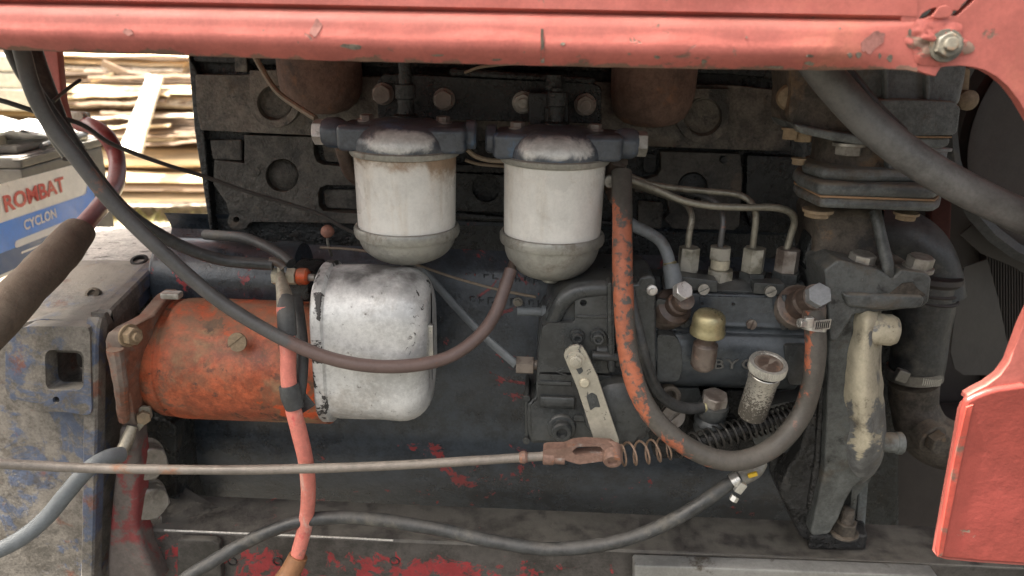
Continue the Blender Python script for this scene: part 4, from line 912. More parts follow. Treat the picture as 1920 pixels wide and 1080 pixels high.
# ================================================================== injection pump
T = Thing('injection_pump', 'black diesel injection pump with four pipe nuts and a round governor housing', 'injection pump')
YG = .705
gov = [(1014, 612), (1024, 604), (1030, 578), (1042, 558), (1060, 541), (1078, 534), (1110, 530), (1150, 528), (1200, 530), (1206, 700), (1204, 790), (1190, 820), (1170, 834), (994, 832), (988, 800), (988, 758), (1004, 746), (1006, 700), (1010, 640)]
T.part('governor_housing', prism(gov, YG, .09, bev=.007, seg=4), M['pump'])
T.part('rear_shell', prism([(1036, 600), (1048, 548), (1080, 522), (1118, 512), (1222, 516), (1226, 600), (1100, 640)], YG + .03, .08, bev=.006, seg=3), M['pump'])
lid = [(1017, 614), (1028, 606), (1075, 605), (1078, 600), (1078, 562), (1086, 553), (1150, 552), (1152, 690), (1140, 700), (1008, 697), (1011, 660)]
lp = T.part('cover_plate', prism(lid, YG - .009, .012, holes=[circ(1094, 568, 6.5, 14)], bev=.0022, seg=3, r=4), M['pump'])
T.part('cover_groove', prism([(1079, 591), (1150, 592), (1150, 598), (1079, 597)], YG - .0105, .004, bev=.001), M['pump'], lp)
T.part('lower_cover', prism([(1010, 702), (1148, 705), (1150, 828), (998, 826), (996, 760), (1008, 750)], YG - .006, .01, bev=.002, seg=3, r=5), M['pump'])
s = S(1100, 700, YG)
def socket_bolt(x, y, rp, Y, h=.008, m='pump', boss=0):
    k = S(x, y, Y); r0 = rp * k; c = P(x, y, Y)
    if boss: T.part('bolt_boss', lathe([(r0 * 1.45, -.004), (r0 * 1.42, .003), (r0 * 1.3, .0045), (0, .0045)], c, FR, 26), M['pump'])
    c = c + FR * (.0045 if boss else 0)
    T.part('socket_bolt', lathe([(r0, -.001), (r0, h * .8), (r0 * .86, h), (r0 * .55, h), (r0 * .5, h * .35), (0, h * .3)], c, FR, 24), M[m])
socket_bolt(1082, 629, 10, YG - .009, .006, boss=1); socket_bolt(1121, 630, 11, YG - .009, .006, boss=1); socket_bolt(1053, 800, 19, YG - .006, .010, boss=1)
T.part('ridge', xprism([(742, YG - .005), (745, YG - .011), (757, YG - .012), (764, YG - .010), (767, YG - .004)], 1012, 1078, .002), M['pump'])
T.part('ridge', xprism([(714, YG - .005), (716, YG - .0085), (722, YG - .0085), (724, YG - .004)], 1008, 1072, .001), M['pump'])
T.part('ridge', xprism([(778, YG - .005), (780, YG - .010), (790, YG - .010), (793, YG - .004)], 1076, 1122, .001), M['pump'])
T.part('casting_arrow', prism([(1040, 697), (1062, 690), (1063, 692), (1047, 698), (1063, 703), (1062, 705)], YG - .0105, .004, bev=.0004), M['pump'])
T.part('shell_rim', tube([P(1156, 540, YG - .002), P(1100, 542, YG - .003), P(1070, 551, YG - .003), P(1051, 572, YG - .002), P(1036, 604, YG + .002)], [.0085, .009, .009, .009, .008], n=16), M['pump'])
# big round governor end
c_ = P(1160, 765, YG - .004); T.part('governor_drum', lathe([(68 * s, -.02), (68 * s, .010), (64 * s, .017), (52 * s, .022), (20 * s, .024), (0, .024)], c_, (-.02, -1, .05), 48), M['pump'])
T.part('side_flange', prism([(1150, 536), (1196, 532), (1200, 520), (1222, 516), (1230, 524), (1231, 700), (1222, 728), (1204, 735), (1200, 700), (1150, 690)], YG - .002, .06, bev=.004, seg=3), M['pump'])
T.part('flange_rib', prism([(1138, 530), (1152, 530), (1154, 700), (1140, 700)], YG - .016, .02, bev=.003), M['pump'])
T.part('adjuster_screw', lathe([(.0052, 0), (.0052, .026), (.0046, .027)] , P(1110, 667, YG - .012), X, 16), M['pump'])
T.part('adjuster_collar', lathe([(.0078, 0), (.0082, .002), (.0082, .014), (.0078, .016)], P(1118, 656, YG - .004), X, 18), M['pump'])
T.part('flange_stud', lathe([(.0055, 0), (.0055, .003), (.003, .004), (.003, .0065), (0, .0065)], P(1222, 543, YG - .002), FR, 14), M['bright'])
for (x, y) in ((976, 583),):
    T.part('shaft_end', lathe([(.0045, 0), (.005, .001), (.005, .026), (.0075, .027), (.0075, .031)], P(970, 583, YG + .035), X, 18), M['greycable'])
T.part('inlet_nut', hexa(P(968, 684, YG + .012), X, .0100, .019, (0, 0, 1)), M['brownfit'])
T.part('inlet_stub', lathe([(.0055, 0), (.0055, .014)], P(1000, 684, YG + .012), X, 16), M['brownfit'])
for (x, y) in ((1000, 668 - 12), (984, 748), (985, 822)):
    pass
T.part('back_flange', prism([(983, 740), (992, 738), (992, 834), (984, 834)], YG + .004, .05, bev=.002), M['pump'])
for (x, y) in ((988, 745), (987, 824)): T.bolt(P(x, y, YG + .0035), FR, .0042, .004, M['pump'], washer=0)
for (x, y) in ((1128, 731), (1146, 740), (1100, 622)):
    if y > 700: T.part('small_bolt', hexa(P(x, y, YG - .008), FR, .0048, .005), M['pump'])
# pump body
bodyp = [(508, .79), (524, .752), (546, .738), (552, .726), (606, .722), (612, .720), (616, .7245), (624, .7245), (629, .716), (650, .710), (676, .708), (700, .712), (718, .720), (726, .730), (728, .80), (508, .86)]
T.part('pump_body', xprism(bodyp, 1226, 1516, .0022, ref=(620, .72), seg=3), M['pumpblue'])
T.part('inspection_panel', prism(rnd([(1312, 556), (1448, 558), (1450, 600), (1314, 598)], 4), .7235, .01, bev=.002), M['pumpblue'])
T.part('gallery', xprism([(520, .752), (526, .742), (546, .730), (556, .735), (556, .77), (520, .77)], 1240, 1500, .002), M['pump'])
T.part('body_pad', prism(rnd([(1232, 628), (1268, 630), (1278, 650), (1280, 690), (1272, 716), (1232, 716)], 8), .7075, .02, bev=.003), M['pump'])
T.part('body_pad', prism(rnd([(1470, 648), (1516, 648), (1516, 722), (1478, 722)], 10), .706, .02, bev=.003), M['pump'])
for (x, y, r_, YY, an, m) in ((1408, 607, 9.5, .7222, (.35, .2, 1), 'nutbrown'), (1470, 608, 9, .7222, (-.5, .2, 1), 'pump'), (1283, 604, 9.5, .7222, (0, .2, 1), 'pump'), (1312, 681, 13, .708, (1, 0, .02), 'steel')):
    T.part('slotted_screw', slotted(P(x, y, YY), FR, r_ * S(x, y, YY), .0035, an), M[m])
for (x, y) in ((1317, 569), (1375, 570)):
    T.part('pin_hole', lathe([(.0016, 0), (.0016, .0006), (.001, .0006), (0, .0004)], P(x, y, .7232), FR, 12), M['black'])
for (ch, x) in (('B', 1336), ('Y', 1360), ('C', 1388)):
    T.part('raised_letter', text_B(ch, .0150, .0022, P(x, 690, .7078), X, Vector((0, .10, 1)), 1.35, .0002), M['letter'])
# oblong clamps between the outlets
for (q, sx_, sy_) in (([(1262, 516), (1346, 527), (1345, 549), (1262, 541)], 1318, 541), ([(1414, 530), (1472, 533), (1471, 555), (1412, 551)], 1443, 545)):
    c = T.part('clamp_plate', prism(q, .7255, .02, bev=.0012), M['pump'])
    T.part('clamp_screw', slotted(P(sx_, sy_, .7255), (0, -1, .1), .0058, .005, (1, .1, .55)), M['steel'], c)
# delivery valve holders
YV = .752
def stack(x, pieces):
    for (kind, y0, y1, wpx, m) in pieces:
        s_ = S(x, y0, YV); p = P(x, y1, YV); h = P(x, y0, YV).z - p.z
        if kind == 'h': T.part('pipe_nut' if y0 < 475 else 'valve_holder', hexa(p, Z, wpx / 2 * s_ * 1.06, h, (math.sin(x), math.cos(x), 0), .10), M[m])
        else: T.part('collar', lathe([(wpx / 2 * s_ * .92, 0), (wpx / 2 * s_, .001), (wpx / 2 * s_, h - .001), (wpx / 2 * s_ * .9, h)], p, Z, 28), M[m])
stack(1289, [('h', 463, 505, 37, 'nutdull'), ('r', 505, 523, 33, 'nutdull'), ('r', 523, 545, 40, 'pump')])
stack(1349, [('h', 462, 485, 39, 'nutdull'), ('r', 485, 504, 35, 'cream'), ('h', 504, 524, 48, 'nutdull'), ('r', 524, 546, 42, 'pump')])
stack(1410, [('h', 464, 508, 40, 'nutdull'), ('h', 508, 526, 48, 'pump'), ('r', 526, 534, 44, 'pump'), ('r', 535, 552, 46, 'pump')])
stack(1473, [('h', 466, 508, 41, 'nutbrown'), ('h', 508, 528, 50, 'pump'), ('r', 528, 536, 45, 'pump'), ('r', 537, 552, 46, 'pump')])
# banjo bolts at both ends of the fuel gallery
c = P(1262, 575, .722); ax = (.28, -.72, .56)
T.part('union_body', lathe([(.021, -.02), (.021, .0), (.019, .004), (.013, .006), (.0125, .014), (.0105, .016), (.0105, .026)], c, ax, 28), M['brownfit'])
T.part('union_bolt', hexa(P(1276, 548, .697), ax, .0098, .009, (0, 1, 1)), M['bright'])
T.part('union_pad', prism(rnd([(1230, 560), (1284, 566), (1282, 584), (1266, 594), (1230, 596)], 8), .714, .02, bev=.003), M['pump'])
c = P(1496, 574, .718); c2 = P(1530, 556, .676); ax = (c2 - c).normalized(); ln = (c2 - c).length
T.part('union_body', lathe([(.022, -.03), (.022, .003), (.0155, .006), (.0148, ln * .55), (.0125, ln * .6), (.0125, ln)], c, ax, 32), M['brownfit'])
T.part('union_bolt', hexa(c2, ax, .0118, .011, (0, .6, 1), .10), M['greycap'])
T.part('union_arc', tube([P(1470, 553, .718), P(1473, 572, .716), P(1482, 592, .716), P(1500, 603, .718)], .0024, n=8), M['pumpblue'])
# brass breather
s_ = S(1326, 600, .685); c = P(1326, 626, .692)
T.part('breather_stem', lathe([(.010, -.040), (.0125, -.036), (.0125, -.012), (.0095, -.009), (.0095, 0)], c, (0, -.12, 1), 26), M['brownfit'])
T.part('breather_cap', lathe([(30 * s_, 0), (33 * s_, .0005), (33.5 * s_, .004), (31.5 * s_, .0065), (31.5 * s_, .009), (30.5 * s_, .012), (31 * s_, .015), (29 * s_, .0205), (23 * s_, .024), (12 * s_, .0255), (0, .026)], c, (0, -.06, 1), 40), M['brass'])
# priming plunger with knurled cap
ax = Vector((.045, -.28, 1)).normalized(); c = P(1435, 700, .668); s_ = S(1432, 700, .668)
tb = lathe([(27 * s_, -.056), (27.5 * s_, -.05), (27.5 * s_, -.008), (29 * s_, -.007), (29.5 * s_, 0), (27 * s_, .0015)], c, ax, 36)
for i, v in enumerate(tb.v): tb.a[i] = max(0, min(1, .75 - (v - c).dot(ax) * -6 + .0)) if (v - c).dot(ax) > -.02 else .55
for i, v in enumerate(tb.v): tb.a[i] = .35 + max(0, min(.5, (-(v - c).dot(ax)) / .05 * .55))
T.part('plunger_tube', tb, M['plunger'])
T.part('plunger_seal', lathe([(29 * s_, 0), (30 * s_, .001), (30 * s_, .003), (28 * s_, .004)], c + ax * .001, ax, 30), M['black'])
T.part('knurled_cap', lathe([(32 * s_, .004), (34.5 * s_, .0048), (35.5 * s_, .0055), (35.5 * s_, .0125), (34 * s_, .0142), (28 * s_, .0142), (27 * s_, .0125), (20 * s_, .0118), (8 * s_, .0108), (0, .0105)], c, ax, 116, knurl=(1, 2, 3)), M['clamp'], label='knurled silver cap with dished dark top')
T.part('cap_inset', lathe([(26.5 * s_, .0115), (26 * s_, .0129), (16 * s_, .0123), (0, .0118)], c, ax, 36), M['brownfit'])
# feed pump below
T.part('feed_pump', prism(rnd([(1212, 736), (1500, 730), (1500, 860), (1225, 860)], 14), .765, .06, bev=.008, seg=3), M['railblack'])
T.part('feed_flange', prism(rnd([(1240, 728), (1312, 728), (1318, 770), (1268, 780), (1240, 770)], 6), .738, .03, bev=.003), M['pump'])
T.part('feed_body', lathe([(.030, -.02), (.030, .012), (.026, .018), (.024, .022)], P(1338, 815, .742), (0, -.25, 1), 30), M['railblack'])
c = P(1336, 768, .712)
T.part('feed_banjo', lathe([(.014, -.030), (.0165, -.026), (.0155, -.019), (.0175, -.016), (.0165, -.012), (.0135, -.009), (.0158, -.004), (.0165, .002), (.0155, .008), (.012, .010)], c, (.02, -.2, 1), 30).jitter(.0005, 90), M['pump'])
T.part('feed_banjo_bolt', hexa(c + Vector((0, -.002, .0095)), (.02, -.2, 1), .0142, .011, (1, .4, 0)), M['nutbrown'])
T.part('open_boss', lathe([(.0125, -.02), (.0125, .004), (.010, .005), (.0075, .004), (.006, -.004), (0, -.004)], P(1254, 742, .722), (.15, -1, .1), 24), M['earth'])
T.part('slotted_plug', slotted(P(1258, 778, .716), (.2, -1, .15), .0135, .007, (.8, .3, .7)), M['nutbrown'])
T.part('pump_foot', prism(rnd([(1395, 770), (1520, 745), (1520, 850), (1420, 850)], 10), .74, .04, bev=.005, seg=3), M['pump'])
T.part('rear_drum', lathe([(.026, -.02), (.026, .02), (.022, .024)], P(1482, 858, .77), (-.15, -1, .05), 30), M['blockdark'])
T.done()

# four injection pipes
def pipe(pts, r_, m, label, name='injection_pipe', cat='fuel pipe', grp='steel injection pipes bending out of the pump nuts'):
    single(name, tube([P(*q) for q in pts], r_, n=14), m, label, cat, grp)
M['pipe'] = mat('dull_steel_pipe', (.26, .245, .20), .45, metal=.45, vary=.2, vscale=40, bump=((200, .3, .0004),), patches=[dict(color=(.11, .09, .07), scale=45, lo=.56, hi=.64, amt=.8, metal=0.)])
M['pipedark'] = mat('dark_steel_pipe', (.10, .10, .10), .45, metal=.3, vary=.2, vscale=40, patches=[dict(color=(.26, .12, .08), scale=30, lo=.62, hi=.66)])
pipe([(1290, 466, YV), (1292, 440, YV), (1297, 412, YV + .003), (1294, 394, YV + .012), (1282, 380, YV + .028), (1255, 370, .80), (1215, 356, .815), (1180, 345, .825)], .0034, M['pipe'], 'first steel fuel pipe from the left, rising from a tall hex nut')
pipe([(1350, 464, YV), (1353, 440, YV), (1356, 412, YV + .004), (1350, 390, YV + .012), (1335, 375, YV + .02), (1300, 362, .79), (1240, 350, .80), (1190, 338, .80)], .0033, M['pipedark'], 'second fuel pipe, darker, rising from the nut with cream collar')
pipe([(1411, 468, YV), (1414, 440, YV), (1417, 410, YV), (1414, 390, YV + .004), (1402, 374, YV + .012), (1378, 364, .768), (1330, 359, .775), (1270, 353, .785), (1220, 345, .79), (1180, 330, .79)], .0034, M['pipe'], 'third fuel pipe, the one passing highest behind the front pipe')
pipe([(1475, 470, YV), (1482, 444, YV), (1489, 420, YV - .002), (1487, 404, YV - .006), (1474, 394, YV - .010), (1446, 389, YV - .012), (1390, 389, YV - .014), (1330, 386, YV - .012), (1280, 376, YV - .006), (1235, 357, YV), (1200, 344, YV + .008), (1170, 333, YV + .01)], .0037, M['pipe'], 'rightmost fuel pipe, running in front of the other three')

# control lever, clevis, rod and spring
T = Thing('control_lever', 'pale bare steel control lever with chipped black paint on the governor', 'lever')
YL = .664
T.part('lever_plate', prism([(1057, 668), (1060, 658), (1070, 650), (1084, 647), (1094, 651), (1100, 662), (1121, 706), (1126, 722), (1161, 826), (1160, 838), (1150, 842), (1124, 842), (1116, 832), (1082, 728)], YL, .0045, bev=.0011), M['lever'])
T.part('pivot_shaft', lathe([(.006, 0), (.006, .034)], P(1079, 676, YL + .002), YA, 18), M['pump'])
T.bolt(P(1079, 675, YL), FR, .0066, .0045, M['lever'], washer=1.4, wh=.18, stud=.0022)
T.part('paint_remnant', prism(rnd([(1099, 742), (1110, 736), (1119, 741), (1126, 764), (1116, 763), (1107, 770)], 3), YL - .0004, .0006, bev=0), M['pump'], label='black paint left on the bare lever')
T.part('paint_remnant', prism(rnd([(1078, 688), (1088, 684), (1094, 696), (1086, 703)], 3), YL - .0004, .0006, bev=0), M['pump'], label='black paint left on the bare lever')
T.part('rivet', lathe([(.0050, 0), (.0050, .002), (.004, .0032), (0, .0034)], P(1096, 717, YL), FR, 20), M['cream'])
T.done()
T = Thing('throttle_rod', 'long thin grey rod ending in a rusty fork at the lever', 'throttle rod')
rp = [(-700, 830, .50), (-400, 846, .53), (-120, 862, .56), (0, 869, .575), (150, 877, .59), (300, 880, .60), (450, 881, .61), (600, 878, .62), (750, 872, .63), (900, 863, .64), (975, 858, .645), (1022, 855, .648)]
T.part('rod', tube([P(*q) for q in rp], .0047, n=14), M['rod'])
T.part('weld', lathe([(.004, -.004), (.0062, -.002), (.0066, .002), (.005, .005)], P(980, 857, .645), X, 16).jitter(.0005, 150), M['clevis'])
fk = rnd([(1018, 846), (1026, 843), (1060, 842), (1076, 835), (1100, 833), (1148, 836), (1157, 843), (1158, 856), (1150, 862), (1086, 871), (1068, 866), (1060, 863), (1022, 864)], 4)
T.part('fork', prism(fk, .641, .014, holes=[rnd([(1072, 847), (1082, 838), (1124, 837), (1134, 846), (1130, 851), (1080, 854)], 3)], bev=.0022, seg=3), M['clevis'])
T.part('fork_socket', lathe([(.0075, 0), (.0088, .001), (.0088, .010), (.0075, .012), (.0078, .022)], P(1018, 855, .648), X, 20), M['clevis'])
T.part('fork_pin', lathe([(.0098, -.012), (.0098, .004), (.0085, .0065), (.005, .0065), (.0045, .004), (0, .004)], P(1148, 857, .640), (0, -.94, -.35), 24), M['clevis'])
T.done()
T = Thing('return_spring', 'long coil spring, rusty and stretched at the left, black and tight at the right', 'spring')
sp = [P(*q) for q in ((1163, 852, .664), (1215, 847, .672), (1265, 838, .680), (1310, 830, .688), (1350, 818, .694), (1400, 803, .70), (1450, 788, .706), (1500, 772, .712))]
def turns(t): return 6.5 * t / .37 if t < .37 else 6.5 + 9 * (t - .37) / .63 + 10 * ((t - .37) / .63) ** 2
hx = helix(sp, .0118, .0012, lambda t: (turns(t)), n=8, per=20)
M['springm'] = mat('spring_wire', (.05, .047, .044), .38, metal=.3, vary=.3, vscale=60, patches=[dict(color=(.26, .18, .13), scale=60, lo=.5, hi=.56, attr='wear_glint', again=1.6, rough=.55)])
x_a = P(1255, 840, .68).x
for i, v in enumerate(hx.v): hx.a[i] = 1.0 if v.x < x_a else .12
T.part('coil', hx, M['springm'])
T.part('spring_core', tube(sp[3:], .0068, n=16).jitter(.001, 120), M['railblack'])
T.done()

# ================================================================== hoses
def hose(name, pts, r_, m, label, cat='hose', attr=None, n=18, jit=0, flat=1.0):
    b = tube([P(*q) for q in pts], r_, n=n, attr=attr, sub=10, flat=flat)
    if jit: b.jitter(jit, 30, len(label))
    return single(name, b, m, label, cat)
hp = [(1166, 322, .735), (1166, 360, .722), (1167, 420, .70), (1167, 500, .682), (1170, 580, .668), (1178, 660, .658), (1196, 730, .65), (1232, 790, .645), (1290, 838, .642), (1350, 862, .642), (1405, 860, .646), (1458, 832, .655), (1500, 782, .668), (1522, 718, .672), (1530, 655, .676), (1527, 580, .684)]
def wear_glint(t): return lerp_tab([(.06, .1), (.10, .45), (.16, .85), (.30, .85), (.34, .55), (.38, .74), (.43, .68), (.46, .3), (.51, .62), (.56, .3), (.66, .25), (.80, .25), (.86, .30), (.93, .38), (.97, .38), (1, .3)], t)
hb_ = tube([P(*q) for q in hp], .0100, n=22, sub=10, attr=wear_glint).jitter(.0005, 25)
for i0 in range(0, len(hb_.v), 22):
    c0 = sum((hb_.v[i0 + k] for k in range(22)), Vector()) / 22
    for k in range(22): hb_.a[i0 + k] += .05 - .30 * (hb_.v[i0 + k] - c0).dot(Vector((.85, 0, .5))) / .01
ccx = sum((v.x for v in hb_.v)) / len(hb_.v)
single('return_hose', hb_, M['orangehose'], 'thick grey rubber hose with flaking orange paint looping below the pump', 'hose')
T = Thing('hose_clamp', 'bright plated hose clamp at the top right of the looping hose', 'hose clamp')
c = P(1527, 609, .681); ax = (P(1527, 590, .683) - P(1529, 640, .677)).normalized(); ax = (ax + Vector((.18, 0, 0))).normalized()
T.part('band', lathe([(.0108, -.0052), (.0117, -.0052), (.0119, 0), (.0117, .0052), (.0108, .0052)], c, ax, 36), M['clamp'])
sb = B(); rz_ = Matrix.Rotation(.35, 3, 'Z')
for k in range(7): sb.join(box(P(1541, 609, .669) + rz_ @ Vector((-.0072 + k * .0024, -.0008, 0)), .0012, .0006, .0074, .0001, rz_))
bd = T.part('tongue', box(P(1541, 609, .669), .020, .0016, .0105, .0006, Matrix.Rotation(.35, 3, 'Z')), M['clamp'])
T.part('screw_thread', sb, M['blockdark'], bd, kind='stuff')
T.part('screw_housing', box(P(1516, 604, .667), .0085, .006, .011, .0014), M['clamp'])
T.part('clamp_screw', hexa(P(1508, 606, .666), (-1, -.25, .1), .0048, .006), M['clamp'])
T.done()
# banjo pipe below right union
T = Thing('hose_union', 'brown union eye joining the looping hose to the right end of the pump', 'union')
T.part('union_eye', lathe([(.0098, -.004), (.0112, 0), (.0112, .010), (.0085, .017), (.006, .019)], P(1526, 596, .684), (-.02, .2, 1), 24), M['brownfit'])
T.done()
hose('drain_hose', [(1384, 898, .665), (1362, 911, .664), (1320, 940, .662), (1265, 973, .658), (1190, 1006, .650), (1110, 1024, .646), (1020, 1029, .644), (920, 1014, .645), (820, 992, .648), (720, 976, .650), (640, 970, .652), (560, 978, .650), (480, 1008, .640), (400, 1052, .625), (330, 1100, .61), (240, 1190, .59), (100, 1300, .57)], .0072, M['greycable'] if 0 else M['rubber'], 'black rubber hose lying in a wave along the chassis rail')
T = Thing('drain_clamp', 'silver worm clamp with a yellow mark under the looping hose', 'hose clamp')
c = P(1380, 900, .663); ax = (P(1400, 890, .665) - P(1362, 911, .664)).normalized()
T.part('band', lathe([(.0078, -.0045), (.0088, -.0045), (.0088, .0045), (.0078, .0045)], c, ax, 30), M['clamp'])
T.part('screw_housing', box(P(1388, 914, .652), .0085, .006, .0125, .0012, Matrix.Rotation(.5, 3, 'Y')), M['clamp'])
T.part('clamp_screw', hexa(P(1379, 930, .652), (-.45, -.2, -.9), .0045, .006), M['clamp'])
T.part('pipe_stub', tube([P(1384, 898, .667), P(1412, 884, .675), P(1424, 866, .685)], .0085, n=18, sub=5), M['alu'])
T.part('yellow_mark', box(P(1411, 890, .660), .010, .004, .0045, .0012, Matrix.Rotation(-.4, 3, 'Y')), M['yellow'])
T.done()
hose('fuel_hose', [(-20, -60, .60), (30, 60, .60), (60, 165, .60), (96, 235, .605), (150, 305, .61), (215, 385, .618), (300, 468, .626), (390, 548, .632), (470, 602, .634), (550, 645, .635), (630, 675, .637), (710, 687, .642), (790, 683, .652), (850, 665, .664), (900, 628, .68), (930, 585, .695), (948, 535, .708), (958, 505, .716)],
     .0066, M['brownhose'], 'reddish brown fuel hose sagging across the starter and silver cover', attr=lambda t: 1.0 - max(0, min(1, (t - .42) / .2)))
T = Thing('fuel_hose_end', 'short dark pipe stub entering the upper end of the sagging brown hose', 'pipe stub')
T.part('stub', tube([P(955, 515, .714), P(962, 492, .73), P(966, 470, .75)], .0045, n=14, sub=6), M['brownfit'])
T.done()
hose('black_cable', [(-40, -50, .62), (8, 60, .62), (40, 130, .62), (90, 205, .625), (140, 275, .635), (190, 345, .65), (240, 400, .66), (300, 440, .68), (360, 470, .70), (420, 488, .715), (480, 494, .72), (512, 496, .722)], .0062, M['rubber'], 'black cable running to the starter terminals, upper of the pair', 'cable')
hose('black_strap', [(10, -60, .66), (44, 60, .66), (62, 120, .655), (84, 180, .65), (108, 240, .645), (140, 290, .64)], .011, M['rubber'], 'thick black sheathed bundle hanging at the upper left corner', 'cable', flat=1.0)
hose('black_lead', [(385, 440, .80), (420, 442, .785), (460, 446, .77), (500, 462, .755), (530, 480, .742), (546, 494, .733)], .0058, M['rubber'], 'short black lead arching from behind to the starter terminals', 'cable')
T = Thing('terminal_lug', 'brown crimped cable lug between the starter terminal nuts', 'cable lug')
T.part('lug_plate', box(P(527, 514, .724), .004, .012, .02, .0015), M['lug'])
T.part('lug_barrel', tube([P(506, 490, .722), P(520, 492, .722), P(532, 502, .722)], .0045, n=12, sub=5), M['brownfit'])
T.done()
# faded red battery cable going down from the terminal
T = Thing('starter_cable', 'faded red starter cable with black tape hanging in front of the starter', 'starter cable')
pk = [(533, 575, .655), (536, 610, .65), (540, 660, .645), (541, 710, .642), (548, 760, .64), (562, 815, .64), (574, 870, .642), (578, 930, .648), (572, 985, .65), (558, 1040, .645), (545, 1090, .64)]
T.part('insulation', tube([P(*q) for q in pk], .0078, n=18), M['pink'])
T.part('bare_lead', tube([P(526, 512, .724), P(528, 530, .70), P(533, 556, .672), P(534, 585, .655)], [.0035, .0062, .008, .0085], n=14), M['lug'])
T.part('upper_tape', tube([P(536, 560, .668), P(537, 590, .652), P(539, 628, .647)], [.0078, .0093, .0090], n=16).jitter(.0006, 60), M['tape'])
T.part('lower_tape', tube([P(541, 722, .641), P(546, 742, .640), P(552, 764, .640)], [.0098, .0105, .0095], n=16).jitter(.0012, 50), M['tape'])
T.part('tape_tail', box(P(566, 752, .652), .018, .003, .022, .001, Matrix.Rotation(-.6, 3, 'Y')).jitter(.001, 60), M['tape'])
T.part('second_lead', tube([P(556, 560, .70), P(566, 640, .668), P(566, 700, .656), P(560, 748, .65)], .0062, n=14), M['tape'])
T.part('end_sleeve', tube([P(560, 1042, .645), P(545, 1072, .64), P(520, 1110, .63), P(470, 1200, .615)], [.0105, .0115, .012, .011], n=18), M['sleeve'])
T.done()
# earth cable at the lower left
T = Thing('earth_cable', 'blue-grey earth cable with a tarnished lug bolted under the starter flange', 'cable')
T.part('cable', tube([P(228, 852, .655), P(200, 858, .64), P(165, 880, .625), P(125, 925, .61), P(85, 972, .60), P(30, 1015, .59), P(-50, 1050, .58), P(-200, 1100, .56), P(-420, 1150, .54)], .0082, n=18), M['greycable'])
T.part('lug_barrel', tube([P(224, 858, .66), P(238, 826, .672), P(248, 800, .682)], [.0072, .0066, .0060], n=14).jitter(.0006, 80), M['lug'])
T.part('lug_eye', prism(rnd([(244, 806), (250, 776), (264, 762), (280, 764), (284, 784), (270, 798), (258, 812)], 4), .684, .004, bev=.001), M['lug'])
T.bolt(P(270, 780, .684), (.5, -1, .1), .0075, .008, M['tanbolt'], washer=0)
T.done()
# pump side hoses
hose('vent_hose', [(1165, 408, .74), (1190, 424, .745), (1215, 436, .742), (1238, 452, .736), (1250, 474, .73), (1256, 496, .726)], .0062, M['greycable'], 'short grey hose curving from behind the looping hose to the pump union', attr=None)
T = Thing('hose_nipple', 'grey hose end with thin brass ferrule pushed onto the left union of the pump', 'hose end')
T.part('sleeve', tube([P(1257, 496, .726), P(1261, 518, .722), P(1264, 540, .718)], [.0082, .0092, .0095], n=20), M['greycable'])
T.part('ferrule', lathe([(.0066, -.0015), (.0072, 0), (.0066, .0015)], P(1256, 494, .727), (P(1261, 518, .722) - P(1256, 490, .728)).normalized(), 20), M['brass'])
T.done()
hose('lift_hose', [(1180, 545, .70), (1186, 580, .692), (1196, 620, .685), (1208, 670, .68), (1222, 712, .68), (1240, 742, .684), (1266, 760, .692), (1295, 766, .70), (1322, 763, .706)], .0062, M['rubber'], 'thin black hose from the governor to the feed pump bolt')
T = Thing('brass_ferrule', 'thin brass ring on the end of the thin black hose at the feed pump', 'ferrule')
T.part('ring', lathe([(.0064, -.001), (.0074, -.001), (.0074, .001), (.0064, .001)], P(1321, 763, .706), (1, .1, .1), 24), M['brass'])
T.done()
hose('coolant_hose', [(1420, -60, .64), (1500, 70, .62), (1540, 130, .615), (1590, 190, .61), (1650, 248, .605), (1720, 302, .60), (1800, 350, .595), (1880, 390, .59), (1990, 436, .58), (2150, 490, .575)], lambda t: .0136, M['greyhose'], 'thick smooth grey hose slanting down from the hood to the right edge', n=26)
hose('overflow_hose', [(1584, 132, .64), (1640, 200, .64), (1690, 250, .64)], .006, M['rubber'], 'thin black hose lying against the thick grey hose', n=12)
hose('stub_hose', [(1160, 300, .745), (1150, 330, .755), (1150, 352, .76), (1160, 372, .75)], .0095, M['brownfit'], 'dark brown pipe dropping from the right filter fitting', 'pipe')
hose('left_pipe', [(630, 240, .76), (642, 280, .77), (655, 320, .785), (672, 338, .80)], .0075, M['brownfit'], 'dark pipe dropping from the left filter fitting', 'pipe')
single('pipe_nipple', lathe([(.005, 0), (.006, .001), (.006, .008), (.0045, .009), (0, .009)], P(1142, 338, .742), FR, 18), M['steel'], 'small round nipple right of the cleaner filter glass', 'nipple')
# thin lines and wires
def wire(name, pts, r_, m, label, cat='wire'): return single(name, tube([P(*q) for q in pts], r_, n=8, sub=8), m, label, cat)
wire('leak_pipe', [(470, 90, .80), (490, 128, .80), (520, 172, .79), (560, 202, .775), (592, 222, .762)], .0032, M['wiretan'], 'thin brown pipe coming down to the left filter fitting', 'pipe')
wire('link_pipe', [(876, 280, .75), (890, 292, .755), (915, 300, .755), (945, 302, .752)], .0026, M['wiretan'], 'thin pipe joining the two filter heads', 'pipe')
wire('link_wire', [(872, 300, .775), (900, 308, .778), (950, 312, .778)], .0018, M['wiretan'], 'thin wire under the pipe between the filters')
wire('bowden_cable', [(-300, 140, .58), (-60, 178, .60), (0, 188, .61), (70, 210, .63), (150, 232, .66), (210, 270, .70), (300, 305, .74), (380, 330, .775), (460, 358, .80), (540, 382, .815), (600, 402, .82), (640, 425, .82), (690, 450, .815)], .0022, M['wire'], 'thin dark wire running from the battery corner across the block')
wire('tie_wire', [(100, 190, .61), (125, 168, .63), (150, 150, .65)], .0016, M['wire'], 'thin twisted wire end sticking out by the red stay')
